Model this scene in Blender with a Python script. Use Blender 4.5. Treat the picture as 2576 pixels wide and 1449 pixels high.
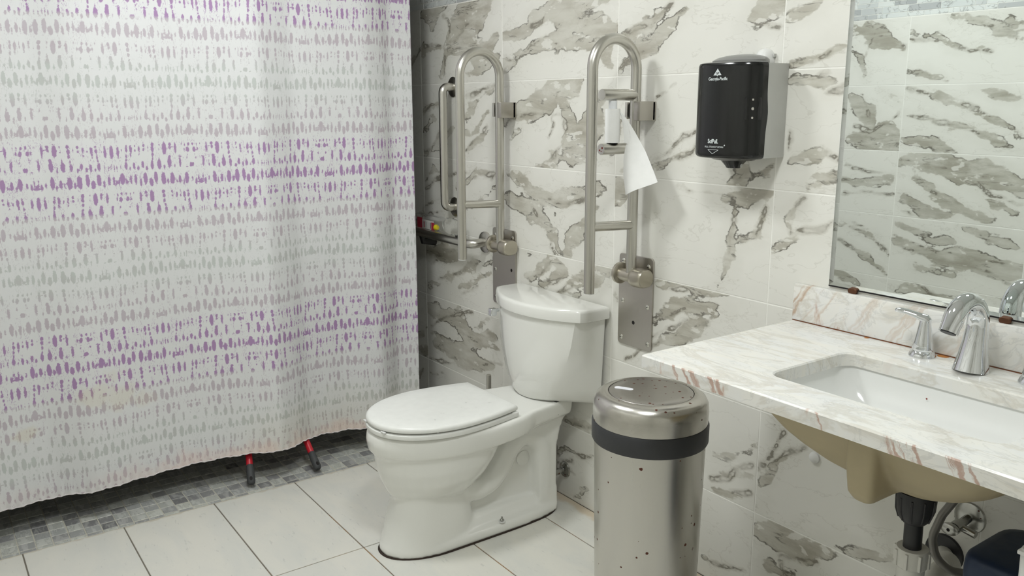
import bpy, bmesh, math, random
import numpy as np
from mathutils import Vector, Matrix

# ------------------------------------------------------------------ reset
for o in list(bpy.data.objects):
    bpy.data.objects.remove(o, do_unlink=True)
SC = bpy.context.scene
COL = SC.collection
random.seed(7)
RNG = np.random.default_rng(11)

# ------------------------------------------------------------------ camera
# X runs along the tiled wall, Y into it (wall face at Y = 0), Z up, metres
YAW, PITCH, ROLL = -0.9539, 0.2120, -0.0027
cam_d = bpy.data.cameras.new('camera')
cam = bpy.data.objects.new('camera', cam_d)
COL.objects.link(cam)
fw = Vector((math.sin(YAW) * math.cos(PITCH), math.cos(YAW) * math.cos(PITCH), -math.sin(PITCH)))
rt = Vector((math.cos(YAW), -math.sin(YAW), 0))
up = rt.cross(fw)
rt2 = rt * math.cos(ROLL) + up * math.sin(ROLL)
up2 = up * math.cos(ROLL) - rt * math.sin(ROLL)
M = Matrix((rt2, up2, -fw)).transposed().to_4x4()
M.translation = Vector((3.2766, -1.8528, 1.419))
cam.matrix_world = M
cam_d.sensor_fit = 'HORIZONTAL'
cam_d.sensor_width = 36.0
cam_d.lens = 2141.02 / 2576 * 36.0
cam_d.clip_start = 0.02
SC.camera = cam

# ------------------------------------------------------------------ world, exposure
w = bpy.data.worlds.new('world')
SC.world = w
w.use_nodes = True
w.node_tree.nodes['Background'].inputs[0].default_value = (0.8, 0.85, 0.9, 1)
w.node_tree.nodes['Background'].inputs[1].default_value = 0.0   # closed room: no daylight
vs = SC.view_settings
vs.view_transform = 'Standard'
vs.look = 'None'
vs.gamma = 1.0
vs.use_curve_mapping = False
vs.exposure = 0.74
LAMP_STRENGTH = 34.0            # the two ceiling lamps
LAMP_COLOUR = (0.97, 1.0, 1.0, 1)

# ------------------------------------------------------------------ node helpers
def new_mat(name):
    m = bpy.data.materials.new(name)
    m.use_nodes = True
    nt = m.node_tree
    b = nt.nodes['Principled BSDF']
    return m, nt, b

def put(nt, sock, v):
    if isinstance(v, bpy.types.NodeSocket):
        nt.links.new(v, sock)
    else:
        if isinstance(v, (tuple, list)) and len(v) == 3 and sock.type == 'RGBA':
            v = (*v, 1)
        sock.default_value = v

def nd(nt, typ, ins=None, **props):
    n = nt.nodes.new(typ)
    for k, v in props.items():
        setattr(n, k, v)
    for k, v in (ins or {}).items():
        put(nt, n.inputs[k], v)
    return n

def mth(nt, op, a, b=0.0, c=0.0, clamp=False):
    n = nd(nt, 'ShaderNodeMath', {0: a, 1: b, 2: c}, operation=op, use_clamp=clamp)
    return n.outputs[0]

def sstep(nt, v, lo, hi, a=0.0, b=1.0):
    n = nd(nt, 'ShaderNodeMapRange', {'Value': v, 'From Min': lo, 'From Max': hi, 'To Min': a, 'To Max': b},
           interpolation_type='SMOOTHSTEP')
    return n.outputs[0]

def mixc(nt, f, a, b, blend='MIX'):
    n = nt.nodes.new('ShaderNodeMix')
    n.data_type = 'RGBA'
    n.blend_type = blend
    n.clamp_factor = True
    put(nt, n.inputs[0], f); put(nt, n.inputs[6], a); put(nt, n.inputs[7], b)
    return n.outputs[2]

def noise(nt, vec, scale, detail=4.0, rough=0.55, dist=0.0):
    n = nd(nt, 'ShaderNodeTexNoise', {'Vector': vec, 'Scale': scale, 'Detail': detail, 'Roughness': rough, 'Distortion': dist})
    return n.outputs['Fac']

def geo_pos(nt):
    return nt.nodes.new('ShaderNodeNewGeometry').outputs['Position']

def obj_attr(nt, name):
    return nd(nt, 'ShaderNodeAttribute', attribute_type='OBJECT', attribute_name=name).outputs['Fac']

def geo_attr(nt, name):
    return nd(nt, 'ShaderNodeAttribute', attribute_type='GEOMETRY', attribute_name=name).outputs['Fac']

def vadd(nt, a, b):
    return nd(nt, 'ShaderNodeVectorMath', {0: a, 1: b}, operation='ADD').outputs[0]

def comb(nt, x, y, z):
    return nd(nt, 'ShaderNodeCombineXYZ', {0: x, 1: y, 2: z}).outputs[0]

def sep(nt, v):
    return nd(nt, 'ShaderNodeSeparateXYZ', {0: v}).outputs

def mapping(nt, v, loc=(0, 0, 0), rot=(0, 0, 0), scale=(1, 1, 1)):
    return nd(nt, 'ShaderNodeMapping', {'Vector': v, 'Location': loc, 'Rotation': rot, 'Scale': scale}).outputs[0]

def bump(nt, h, strength=0.2, dist=0.001):
    return nd(nt, 'ShaderNodeBump', {'Height': h, 'Strength': strength, 'Distance': dist}).outputs[0]

def plain(name, col, rough=0.5, metal=0.0, spec=0.5, coat=0.0):
    """a plain procedural material with a little noise in colour and gloss"""
    m, nt, b = new_mat(name)
    p = geo_pos(nt)
    n = noise(nt, p, 35, 3)
    c2 = tuple(min(1, x * 1.06) for x in col)
    c1 = tuple(x * 0.94 for x in col)
    put(nt, b.inputs['Base Color'], mixc(nt, n, c1, c2))
    put(nt, b.inputs['Roughness'], sstep(nt, n, 0.2, 0.8, rough * 0.9, min(1, rough * 1.1)))
    b.inputs['Metallic'].default_value = metal
    b.inputs['Specular IOR Level'].default_value = spec
    b.inputs['Coat Weight'].default_value = coat
    return m

# ------------------------------------------------------------------ materials
def marble_tile_mat(name, white, taupe_l, taupe_d, dark):
    m, nt, b = new_mat(name)
    seed = obj_attr(nt, 'seed')
    off = comb(nt, mth(nt, 'MULTIPLY', seed, 7.13), mth(nt, 'MULTIPLY', seed, 3.7), mth(nt, 'MULTIPLY', seed, 11.9))
    p = vadd(nt, geo_pos(nt), off)
    band = geo_attr(nt, 'band')
    vein = geo_attr(nt, 'vein')
    lean = math.radians(-32 if 'mirror' not in name else 28)
    ps = mapping(nt, p, rot=(0, lean, 0), scale=(1.0, 1.0, 2.1))      # grain follows the lean of the veins
    n1 = noise(nt, ps, 7.5, 5, 0.55)
    n2 = noise(nt, ps, 26, 4, 0.6)
    n3 = noise(nt, ps, 3.5, 3, 0.5)
    d = mth(nt, 'ADD', band, mth(nt, 'MULTIPLY', mth(nt, 'SUBTRACT', n1, 0.5), 0.085))
    d = mth(nt, 'ADD', d, mth(nt, 'MULTIPLY', mth(nt, 'SUBTRACT', n2, 0.5), 0.026))
    body = sstep(nt, d, -0.0035, 0.0045)
    st = noise(nt, mapping(nt, p, rot=(0, lean, 0), scale=(4, 4, 22)), 1.0, 5, 0.6, 0.5)
    cl = noise(nt, ps, 9, 4, 0.6)
    inner = mixc(nt, sstep(nt, st, 0.35, 0.68), taupe_l, taupe_d)
    inner = mixc(nt, sstep(nt, cl, 0.45, 0.68, 0.0, 0.55), inner, mixc(nt, 0.6, taupe_l, white))
    fade = sstep(nt, n3, 0.30, 0.58, 0.62, 1.0)
    halo = sstep(nt, d, -0.055, 0.0, 0.0, 0.16)
    col = mixc(nt, halo, white, taupe_l)
    col = mixc(nt, mth(nt, 'MULTIPLY', body, fade), col, inner)
    # clouded white islands left inside the bands
    isl = sstep(nt, noise(nt, ps, 15, 3, 0.5), 0.63, 0.665)
    col = mixc(nt, mth(nt, 'MULTIPLY', isl, 0.7), col, white)
    # thin dark threads running inside the bands
    th = sstep(nt, mth(nt, 'ABSOLUTE', mth(nt, 'SUBTRACT', st, 0.52)), 0.02, 0.0)
    thm = mth(nt, 'MULTIPLY', body, sstep(nt, noise(nt, ps, 11, 2), 0.50, 0.62))
    col = mixc(nt, mth(nt, 'MULTIPLY', mth(nt, 'MULTIPLY', th, thm), 0.7), col, dark)
    # darker rim on one stretch of a band's edge
    rim = sstep(nt, mth(nt, 'ABSOLUTE', mth(nt, 'SUBTRACT', d, 0.002)), 0.0042, 0.0006)
    rimm = sstep(nt, noise(nt, ps, 6, 3), 0.47, 0.60)
    col = mixc(nt, mth(nt, 'MULTIPLY', mth(nt, 'MULTIPLY', rim, rimm), 0.85), col, dark)
    # drawn veins
    vd = mth(nt, 'ADD', vein, mth(nt, 'MULTIPLY', mth(nt, 'SUBTRACT', n1, 0.5), 0.05))
    vd = mth(nt, 'ABSOLUTE', mth(nt, 'ADD', vd, mth(nt, 'MULTIPLY', mth(nt, 'SUBTRACT', n2, 0.5), 0.012)))
    vl = sstep(nt, vd, 0.0042, 0.0006)
    vm = sstep(nt, noise(nt, p, 15, 3), 0.36, 0.56, 0.15, 0.95)
    col = mixc(nt, mth(nt, 'MULTIPLY', vl, vm), col, dark)
    soft = sstep(nt, vd, 0.012, 0.002, 0.0, 0.4)
    col = mixc(nt, soft, col, taupe_d)
    # faint hair lines everywhere
    hn = noise(nt, mapping(nt, p, rot=(0, lean, 0), scale=(2, 2, 5)), 1.6, 5, 0.6, 0.4)
    hl = sstep(nt, mth(nt, 'ABSOLUTE', mth(nt, 'SUBTRACT', hn, 0.5)), 0.008, 0.0)
    col = mixc(nt, mth(nt, 'MULTIPLY', hl, 0.2), col, taupe_d)
    put(nt, b.inputs['Base Color'], col)
    b.inputs['Roughness'].default_value = 0.30
    b.inputs['Specular IOR Level'].default_value = 0.45
    return m

WHITE_T = (0.80, 0.79, 0.735)
M_TILE = marble_tile_mat('calacatta_tile', WHITE_T, (0.56, 0.545, 0.475), (0.40, 0.375, 0.31), (0.11, 0.10, 0.08))
M_TILE_M = marble_tile_mat('calacatta_tile_mirror_wall', WHITE_T, (0.54, 0.525, 0.46), (0.37, 0.35, 0.29), (0.10, 0.09, 0.07))
M_GROUT = plain('wall_grout', (0.90, 0.89, 0.84), 0.8)
M_CEIL = plain('ceiling_paint', (0.88, 0.88, 0.86), 0.8)

def floor_tile_mat():
    m, nt, b = new_mat('floor_tile_marble')
    seed = obj_attr(nt, 'seed')
    off = comb(nt, mth(nt, 'MULTIPLY', seed, 5.3), mth(nt, 'MULTIPLY', seed, 9.7), seed)
    g = geo_pos(nt)
    p = vadd(nt, g, off)
    a = noise(nt, mapping(nt, p, rot=(0, 0, 0.5), scale=(1, 2.6, 1)), 3.2, 5, 0.6, 0.5)
    col = mixc(nt, sstep(nt, a, 0.35, 0.7), (0.76, 0.745, 0.68), (0.70, 0.70, 0.655))
    fl = noise(nt, mapping(nt, p, rot=(0, 0, 0.6), scale=(1, 3.5, 1)), 22, 4, 0.6)
    col = mixc(nt, sstep(nt, fl, 0.62, 0.72, 0, 0.45), col, (0.50, 0.50, 0.47))
    sp = nd(nt, 'ShaderNodeTexVoronoi', {'Vector': p, 'Scale': 26.0, 'Randomness': 1.0})
    sd = mth(nt, 'ADD', sp.outputs['Distance'], mth(nt, 'MULTIPLY', noise(nt, p, 160, 3), 0.1))
    col = mixc(nt, mth(nt, 'MULTIPLY', sstep(nt, sd, 0.085, 0.06), sstep(nt, noise(nt, p, 7, 2), 0.52, 0.56, 0, 0.5)), col, (0.36, 0.34, 0.28))
    # rust coloured water marks creeping off the joint beside the wall and the shower edge
    s = sep(nt, g)
    rn = noise(nt, g, 18, 4, 0.6)
    near = sstep(nt, mth(nt, 'ADD', s[1], mth(nt, 'MULTIPLY', rn, 0.06)), -0.02, 0.012)
    col = mixc(nt, mth(nt, 'MULTIPLY', near, 0.55), col, (0.55, 0.40, 0.22))
    edge = sstep(nt, mth(nt, 'SUBTRACT', s[0], mth(nt, 'MULTIPLY', rn, 0.05)), 0.293, 0.283)
    col = mixc(nt, mth(nt, 'MULTIPLY', edge, 0.5), col, (0.52, 0.45, 0.34))
    put(nt, b.inputs['Base Color'], col)
    b.inputs['Roughness'].default_value = 0.32
    return m
M_FLOOR = floor_tile_mat()

def floor_grout_mat():
    m, nt, b = new_mat('floor_grout')
    g = geo_pos(nt)
    n = noise(nt, g, 9, 4, 0.6)
    col = mixc(nt, n, (0.13, 0.115, 0.09), (0.27, 0.245, 0.20))
    s = sep(nt, g)
    dx = mth(nt, 'SUBTRACT', s[0], 1.05)
    dy = mth(nt, 'ADD', s[1], 0.55)
    dd = mth(nt, 'ADD', mth(nt, 'MULTIPLY', dx, dx), mth(nt, 'MULTIPLY', dy, dy))
    rust = mth(nt, 'MULTIPLY', sstep(nt, dd, 0.42, 0.03), sstep(nt, noise(nt, g, 14, 3), 0.38, 0.6))
    col = mixc(nt, mth(nt, 'MULTIPLY', rust, 0.85), col, (0.36, 0.19, 0.07))
    put(nt, b.inputs['Base Color'], col)
    b.inputs['Roughness'].default_value = 0.85
    return m
M_FGROUT = floor_grout_mat()
M_MGROUT = plain('mosaic_grout', (0.56, 0.54, 0.46), 0.85)

def mosaic_mat(name, stops, scale=14):
    m, nt, b = new_mat(name)
    seed = obj_attr(nt, 'seed')
    r = nd(nt, 'ShaderNodeValToRGB', {0: seed})
    cr = r.color_ramp
    while len(cr.elements) < len(stops):
        cr.elements.new(0.5)
    for e, (ps, c) in zip(cr.elements, stops):
        e.position = ps
        e.color = (*c, 1)
    p = vadd(nt, geo_pos(nt), comb(nt, mth(nt, 'MULTIPLY', seed, 31.0), mth(nt, 'MULTIPLY', seed, 17.0), 0.0))
    n = noise(nt, mapping(nt, p, rot=(0.4, 0.4, 0.7), scale=(1, 3, 1)), scale, 5, 0.6, 0.6)
    col = mixc(nt, sstep(nt, n, 0.42, 0.62, 0, 0.55), r.outputs[0], mixc(nt, 0.45, r.outputs[0], (0.9, 0.9, 0.86)))
    vn = sstep(nt, mth(nt, 'ABSOLUTE', mth(nt, 'SUBTRACT', n, 0.5)), 0.015, 0.0)
    col = mixc(nt, mth(nt, 'MULTIPLY', vn, 0.5), col, (0.12, 0.12, 0.12))
    put(nt, b.inputs['Base Color'], col)
    b.inputs['Roughness'].default_value = 0.38
    return m
M_MOSAIC = mosaic_mat('grey_marble_mosaic', [(0.0, (0.15, 0.15, 0.155)), (0.2, (0.30, 0.30, 0.30)), (0.55, (0.40, 0.41, 0.40)), (1.0, (0.52, 0.53, 0.48))])
M_BRICK = mosaic_mat('pale_border_mosaic', [(0.0, (0.38, 0.39, 0.40)), (0.25, (0.58, 0.60, 0.60)), (0.5, (0.70, 0.73, 0.72)), (1.0, (0.80, 0.82, 0.80))], 9)

def porcelain_mat(name, col):
    m, nt, b = new_mat(name)
    n = noise(nt, geo_pos(nt), 4, 2)
    put(nt, b.inputs['Base Color'], mixc(nt, n, tuple(x * 0.985 for x in col), col))
    b.inputs['Roughness'].default_value = 0.12
    b.inputs['Specular IOR Level'].default_value = 0.5
    b.inputs['Coat Weight'].default_value = 0.3
    b.inputs['Coat Roughness'].default_value = 0.06
    return m
M_PORC = porcelain_mat('toilet_porcelain', (0.86, 0.86, 0.815))
M_SEAT = plain('white_seat_plastic', (0.84, 0.845, 0.81), 0.3)
M_BASIN = porcelain_mat('basin_white_glaze', (0.83, 0.835, 0.81))
M_SHELL = plain('basin_tan_underside', (0.46, 0.39, 0.25), 0.55)

def steel_mat(name, col, rough, streak=(60, 60, 4), specks=False, grain=1.0):
    m, nt, b = new_mat(name)
    g = geo_pos(nt)
    s = noise(nt, mapping(nt, g, scale=streak), 6.0, 4, 0.6)
    c = mixc(nt, s, tuple(x * (1 - 0.07 * grain) for x in col), col)
    r = sstep(nt, s, 0.2, 0.8, rough * (1 - 0.07 * grain), rough * (1 + 0.07 * grain))
    metal = 1.0
    if specks:
        v = nd(nt, 'ShaderNodeTexVoronoi', {'Vector': g, 'Scale': 62.0, 'Randomness': 1.0})
        sz = mth(nt, 'ADD', mth(nt, 'MULTIPLY', sep(nt, v.outputs['Color'])[0], 0.20), 0.14)
        keep = sstep(nt, sep(nt, v.outputs['Color'])[1], specks, specks + 0.02)
        dd = mth(nt, 'ADD', v.outputs['Distance'], mth(nt, 'MULTIPLY', noise(nt, g, 260, 2), 0.12))
        dot = mth(nt, 'MULTIPLY', mth(nt, 'LESS_THAN', dd, sz), keep)
        c = mixc(nt, dot, c, (0.10, 0.03, 0.015))
        metal = mth(nt, 'SUBTRACT', 1.0, dot)
        r = mth(nt, 'MAXIMUM', r, mth(nt, 'MULTIPLY', dot, 0.8))
    put(nt, b.inputs['Base Color'], c)
    put(nt, b.inputs['Roughness'], r)
    put(nt, b.inputs['Metallic'], metal)
    return m
M_STEEL = steel_mat('brushed_steel_tube', (0.60, 0.585, 0.54), 0.30)
M_PLATE = steel_mat('brushed_steel_plate', (0.50, 0.475, 0.435), 0.36)
M_PIVOT = steel_mat('worn_steel_pivot', (0.52, 0.485, 0.41), 0.34)
M_CAN = steel_mat('bin_steel', (0.60, 0.585, 0.55), 0.27, (30, 30, 0.6), 0.84, 0.25)
M_CANLID = steel_mat('bin_lid_steel', (0.60, 0.58, 0.54), 0.26, (8, 60, 60), 0.80)
M_CANTOP = steel_mat('bin_flap_steel', (0.46, 0.44, 0.41), 0.34, (8, 60, 60), 0.35)
M_CHROME = steel_mat('chrome', (0.80, 0.82, 0.84), 0.05, (5, 5, 5))
M_OLDCHROME = steel_mat('pitted_chrome', (0.42, 0.42, 0.40), 0.22, (30, 30, 30), 0.4)
M_SCREW = steel_mat('screw_steel', (0.66, 0.65, 0.60), 0.25, (9, 9, 9))
M_BLACKPL = plain('dark_bin_band', (0.035, 0.036, 0.04), 0.5)
M_BLACK = plain('black_rubber', (0.012, 0.012, 0.012), 0.5)
M_DARKHOLE = plain('dark_hole', (0.01, 0.008, 0.008), 0.9)
M_PIPE = plain('black_waste_pipe', (0.02, 0.02, 0.022), 0.45)
M_WHITEPL = plain('white_plastic', (0.78, 0.78, 0.76), 0.4)
M_PVC = plain('white_pvc', (0.66, 0.65, 0.60), 0.4)
M_BRAID = plain('braided_hose', (0.25, 0.24, 0.22), 0.45, 0.5)
M_NAVY = plain('navy_plastic', (0.008, 0.022, 0.06), 0.45)
M_RED = plain('red_enamel_pole', (0.55, 0.02, 0.035), 0.35)
M_GRIP = plain('charcoal_grip', (0.05, 0.053, 0.055), 0.6)
M_PAPER = plain('tissue_paper', (0.86, 0.86, 0.84), 0.9, spec=0.1)
M_CORE = plain('white_roll_spindle', (0.82, 0.84, 0.86), 0.35)
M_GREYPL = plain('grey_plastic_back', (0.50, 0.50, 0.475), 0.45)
M_SMOKE = plain('smoke_black_cover', (0.006, 0.0065, 0.0065), 0.16)
M_SMOKE2 = plain('smoke_grey_top', (0.20, 0.20, 0.19), 0.3)
M_INK = plain('printed_silver_ink', (0.62, 0.66, 0.66), 0.6)
M_CAULK = plain('dark_caulk', (0.03, 0.018, 0.012), 0.8)
M_RUSTCLIP = steel_mat('rusted_clip', (0.16, 0.08, 0.05), 0.6, (20, 20, 20))
M_YELLOW = plain('yellow_cap', (0.70, 0.58, 0.02), 0.4)
M_REDCARD = plain('red_card', (0.45, 0.03, 0.06), 0.5)
M_WHITECARD = plain('white_card', (0.70, 0.68, 0.66), 0.5)
M_RUSTRED = plain('red_rust', (0.22, 0.03, 0.02), 0.7)

def clear_mat():
    m, nt, b = new_mat('clear_plastic')
    n = noise(nt, geo_pos(nt), 40, 2)
    put(nt, b.inputs['Base Color'], mixc(nt, n, (0.93, 0.94, 0.93), (0.97, 0.97, 0.97)))
    b.inputs['Roughness'].default_value = 0.12
    b.inputs['Transmission Weight'].default_value = 0.95
    b.inputs['IOR'].default_value = 1.05
    return m
M_CLEAR = clear_mat()

def mirror_mat():
    m, nt, b = new_mat('silvered_glass')
    n = noise(nt, geo_pos(nt), 3, 2)
    put(nt, b.inputs['Base Color'], mixc(nt, n, (0.84, 0.885, 0.87), (0.86, 0.90, 0.885)))
    b.inputs['Metallic'].default_value = 1.0
    b.inputs['Roughness'].default_value = 0.012
    return m
M_MIRROR = mirror_mat()

EDGE_STRIPES = [(2.478, 2.488), (2.505, 2.55), (2.575, 2.612), (2.832, 2.842), (2.965, 3.03), (3.075, 3.118)]
BACK_STRIPES = [(1.376, 1.412, 0.95), (1.432, 1.446, 0.5), (1.465, 1.478, 0.4), (1.56, 1.60, 0.35), (1.66, 1.70, 0.4), (1.80, 1.83, 0.35), (1.95, 2.0, 0.3)]
def counter_mat():
    m, nt, b = new_mat('vanity_marble')
    g = geo_pos(nt)
    p = mapping(nt, g, rot=(0.35, 0.3, 0.55), scale=(1, 2.8, 1.6))
    a = noise(nt, p, 5.5, 6, 0.62, 0.8)
    col = mixc(nt, sstep(nt, a, 0.36, 0.66), (0.83, 0.81, 0.75), (0.80, 0.80, 0.78))
    w = noise(nt, p, 3.2, 6, 0.6, 1.2)
    l1 = sstep(nt, mth(nt, 'ABSOLUTE', mth(nt, 'SUBTRACT', w, 0.5)), 0.045, 0.0)
    col = mixc(nt, mth(nt, 'MULTIPLY', l1, 0.5), col, (0.60, 0.56, 0.48))
    w2 = noise(nt, p, 9, 6, 0.62, 1.0)
    l2 = sstep(nt, mth(nt, 'ABSOLUTE', mth(nt, 'SUBTRACT', w2, 0.5)), 0.028, 0.0)
    col = mixc(nt, mth(nt, 'MULTIPLY', l2, 0.35), col, (0.52, 0.52, 0.50))
    # rose-brown patches
    q = mapping(nt, g, rot=(0.0, 0.9, 0.3), scale=(3.6, 1.0, 1.0))
    r = noise(nt, q, 3.6, 5, 0.6, 0.5)
    rs = mth(nt, 'MULTIPLY', sstep(nt, r, 0.585, 0.66), sstep(nt, noise(nt, q, 16, 4, 0.6), 0.40, 0.60))
    s = sep(nt, g)
    side = mth(nt, 'MAXIMUM', sstep(nt, s[1], -0.548, -0.554), sstep(nt, s[1], -0.03, -0.022))
    col = mixc(nt, mth(nt, 'MULTIPLY', mth(nt, 'MULTIPLY', rs, sstep(nt, side, 0, 1, 0.12, 0.9)), 0.85), col, (0.50, 0.29, 0.20))
    # the rose stripes cut through along the front edge and the backsplash corner
    lean = mth(nt, 'ADD', s[0], mth(nt, 'MULTIPLY', s[2], 0.5))
    lean = mth(nt, 'ADD', lean, mth(nt, 'MULTIPLY', mth(nt, 'SUBTRACT', noise(nt, g, 60, 3), 0.5), 0.02))
    fe = sstep(nt, s[1], -0.5545, -0.5565)
    fine = sstep(nt, noise(nt, comb(nt, mth(nt, 'MULTIPLY', lean, 90.0), 0.0, mth(nt, 'MULTIPLY', s[2], 12.0)), 1.0, 3), 0.42, 0.56)
    acc = 0.0
    for x0, x1 in EDGE_STRIPES:
        a0 = sstep(nt, lean, x0, x0 + 0.004); a1 = sstep(nt, lean, x1, x1 - 0.004)
        acc = mth(nt, 'MAXIMUM', acc, mth(nt, 'MULTIPLY', a0, a1))
    col = mixc(nt, mth(nt, 'MULTIPLY', mth(nt, 'MULTIPLY', acc, fine), mth(nt, 'MULTIPLY', fe, 0.75)), col, (0.44, 0.25, 0.18))
    bs = sstep(nt, s[1], -0.0226, -0.0204)
    ln2 = mth(nt, 'SUBTRACT', s[0], mth(nt, 'MULTIPLY', s[2], 0.62))
    ln2 = mth(nt, 'ADD', ln2, mth(nt, 'MULTIPLY', mth(nt, 'SUBTRACT', noise(nt, g, 30, 4), 0.5), 0.03))
    acc = 0.0
    for x0, x1, k in BACK_STRIPES:
        a0 = sstep(nt, ln2, x0, x0 + 0.006); a1 = sstep(nt, ln2, x1, x1 - 0.006)
        acc = mth(nt, 'MAXIMUM', acc, mth(nt, 'MULTIPLY', mth(nt, 'MULTIPLY', a0, a1), k))
    f2 = sstep(nt, noise(nt, comb(nt, mth(nt, 'MULTIPLY', ln2, 60.0), 0.0, mth(nt, 'MULTIPLY', s[2], 8.0)), 1.0, 4), 0.38, 0.62)
    col = mixc(nt, mth(nt, 'MULTIPLY', mth(nt, 'MULTIPLY', acc, f2), bs), col, (0.52, 0.36, 0.24))
    put(nt, b.inputs['Base Color'], col)
    b.inputs['Roughness'].default_value = 0.18
    return m
M_COUNTER = counter_mat()
M_SEAM = plain('brown_seam', (0.18, 0.06, 0.02), 0.8)

def curtain_mat():
    m, nt, b = new_mat('printed_curtain_cloth')
    g = geo_pos(nt)
    sdf = geo_attr(nt, 'print_sdf')
    row = geo_attr(nt, 'print_row')
    n = noise(nt, g, 420, 3, 0.6)
    n2 = noise(nt, g, 130, 3, 0.6)
    d = mth(nt, 'ADD', sdf, mth(nt, 'MULTIPLY', mth(nt, 'SUBTRACT', n, 0.5), 0.0034))
    d = mth(nt, 'ADD', d, mth(nt, 'MULTIPLY', mth(nt, 'SUBTRACT', n2, 0.5), 0.0062))
    ink = sstep(nt, d, 0.0008, -0.0008)
    # dry-brush flecks between the motifs
    fl = noise(nt, mapping(nt, g, scale=(1, 1.9, 0.6)), 210, 3, 0.7)
    flm = sstep(nt, noise(nt, mapping(nt, g, scale=(1, 1.6, 0.5)), 36, 2), 0.47, 0.60)
    fleck = mth(nt, 'MULTIPLY', sstep(nt, fl, 0.565, 0.60), flm)
    near = sstep(nt, sdf, 0.0095, 0.003)
    ink = mth(nt, 'MAXIMUM', ink, mth(nt, 'MULTIPLY', mth(nt, 'MULTIPLY', fleck, near), 0.75))
    t = mth(nt, 'FRACT', mth(nt, 'MULTIPLY', mth(nt, 'ADD', row, 2.0), 0.25))
    r = nd(nt, 'ShaderNodeValToRGB', {0: t})
    cr = r.color_ramp
    PUR, MAU, GRE = (0.380, 0.225, 0.435), (0.53, 0.48, 0.525), (0.545, 0.575, 0.555)
    stops = [(0.0, GRE), (0.07, GRE), (0.14, MAU), (0.292, MAU), (0.306, PUR), (0.675, PUR), (0.69, MAU), (0.86, MAU), (0.93, GRE), (1.0, GRE)]
    while len(cr.elements) < len(stops):
        cr.elements.new(0.5)
    for e, (ps, c) in zip(cr.elements, stops):
        e.position = ps
        e.color = (*c, 1)
    inkc = mixc(nt, sstep(nt, noise(nt, g, 28, 2), 0.35, 0.7, 0, 0.12), r.outputs[0], (0.42, 0.27, 0.33))
    cloth = (0.745, 0.75, 0.755)
    col = mixc(nt, mth(nt, 'MULTIPLY', ink, 0.94), cloth, inkc)
    # soap scum: pinkish above the hem, yellow blotches low down
    s = sep(nt, g)
    zn = mth(nt, 'ADD', s[2], mth(nt, 'MULTIPLY', mth(nt, 'SUBTRACT', noise(nt, g, 9, 4), 0.5), 0.16))
    pinkm = mth(nt, 'MULTIPLY', sstep(nt, zn, 0.18, 0.115), sstep(nt, s[1], -1.45, -1.15, 0.25, 1.0))
    col = mixc(nt, mth(nt, 'MULTIPLY', pinkm, 0.55), col, mixc(nt, 0.75, col, (0.86, 0.60, 0.52)))
    yel = mth(nt, 'MULTIPLY', sstep(nt, zn, 0.345, 0.165), sstep(nt, s[1], -1.05, -0.75, 0.0, 0.6))
    for (cy, cz, rr, amt) in ((-1.418, 0.446, 0.075, 0.8), (-1.332, 0.427, 0.085, 0.8), (-1.265, 0.413, 0.06, 0.6), (-1.63, 0.35, 0.055, 0.9), (-1.356, 0.513, 0.045, 0.5)):
        dy = mth(nt, 'SUBTRACT', s[1], cy)
        dz = mth(nt, 'MULTIPLY', mth(nt, 'SUBTRACT', s[2], cz), 1.5)
        q = mth(nt, 'SQRT', mth(nt, 'ADD', mth(nt, 'MULTIPLY', dy, dy), mth(nt, 'MULTIPLY', dz, dz)))
        q = mth(nt, 'ADD', q, mth(nt, 'MULTIPLY', mth(nt, 'SUBTRACT', noise(nt, g, 22, 4), 0.5), 0.10))
        yel = mth(nt, 'MAXIMUM', yel, mth(nt, 'MULTIPLY', sstep(nt, q, rr, rr * 0.35), amt))
    col = mixc(nt, mth(nt, 'MULTIPLY', yel, 0.30), col, mixc(nt, 0.8, col, (0.66, 0.55, 0.28)))
    put(nt, b.inputs['Base Color'], col)
    b.inputs['Roughness'].default_value = 0.75
    b.inputs['Specular IOR Level'].default_value = 0.25
    wv = noise(nt, mapping(nt, g, scale=(1, 1, 0.35)), 700, 2)
    put(nt, b.inputs['Normal'], bump(nt, wv, 0.08, 0.0006))
    return m
M_CURTAIN = curtain_mat()

# ------------------------------------------------------------------ geometry helpers
ORG = {}

def link(o, parent=None):
    COL.objects.link(o)
    if parent is not None:
        o.parent = parent
    return o

def thing(name, label, cat, loc=(0, 0, 0), group=None, kind=None):
    o = bpy.data.objects.new(name, None)
    o.empty_display_size = 0.05
    COL.objects.link(o)
    o.location = loc
    ORG[o.name] = Vector(loc)
    tag(o, label, cat, group, kind)
    return o

def tag(o, label=None, cat=None, group=None, kind=None):
    if label: o['label'] = label
    if cat: o['category'] = cat
    if group: o['group'] = group
    if kind: o['kind'] = kind
    return o

def build(name, V, F, mat, parent=None, origin=None, smooth=35):
    """one mesh object from world-space vertices; smooth = sharp-edge angle in degrees or None"""
    org = Vector(origin) if origin is not None else (ORG[parent.name] if parent is not None else Vector((0, 0, 0)))
    me = bpy.data.meshes.new(name)
    me.from_pydata([tuple(Vector(v) - org) for v in V], [], F)
    me.materials.append(mat)
    me.update()
    if smooth is not None:
        me.polygons.foreach_set('use_smooth', [True] * len(me.polygons))
        me.set_sharp_from_angle(angle=math.radians(smooth))
    o = bpy.data.objects.new(name, me)
    link(o, parent)
    if parent is None:
        o.location = org
    ORG[o.name] = org
    return o

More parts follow.
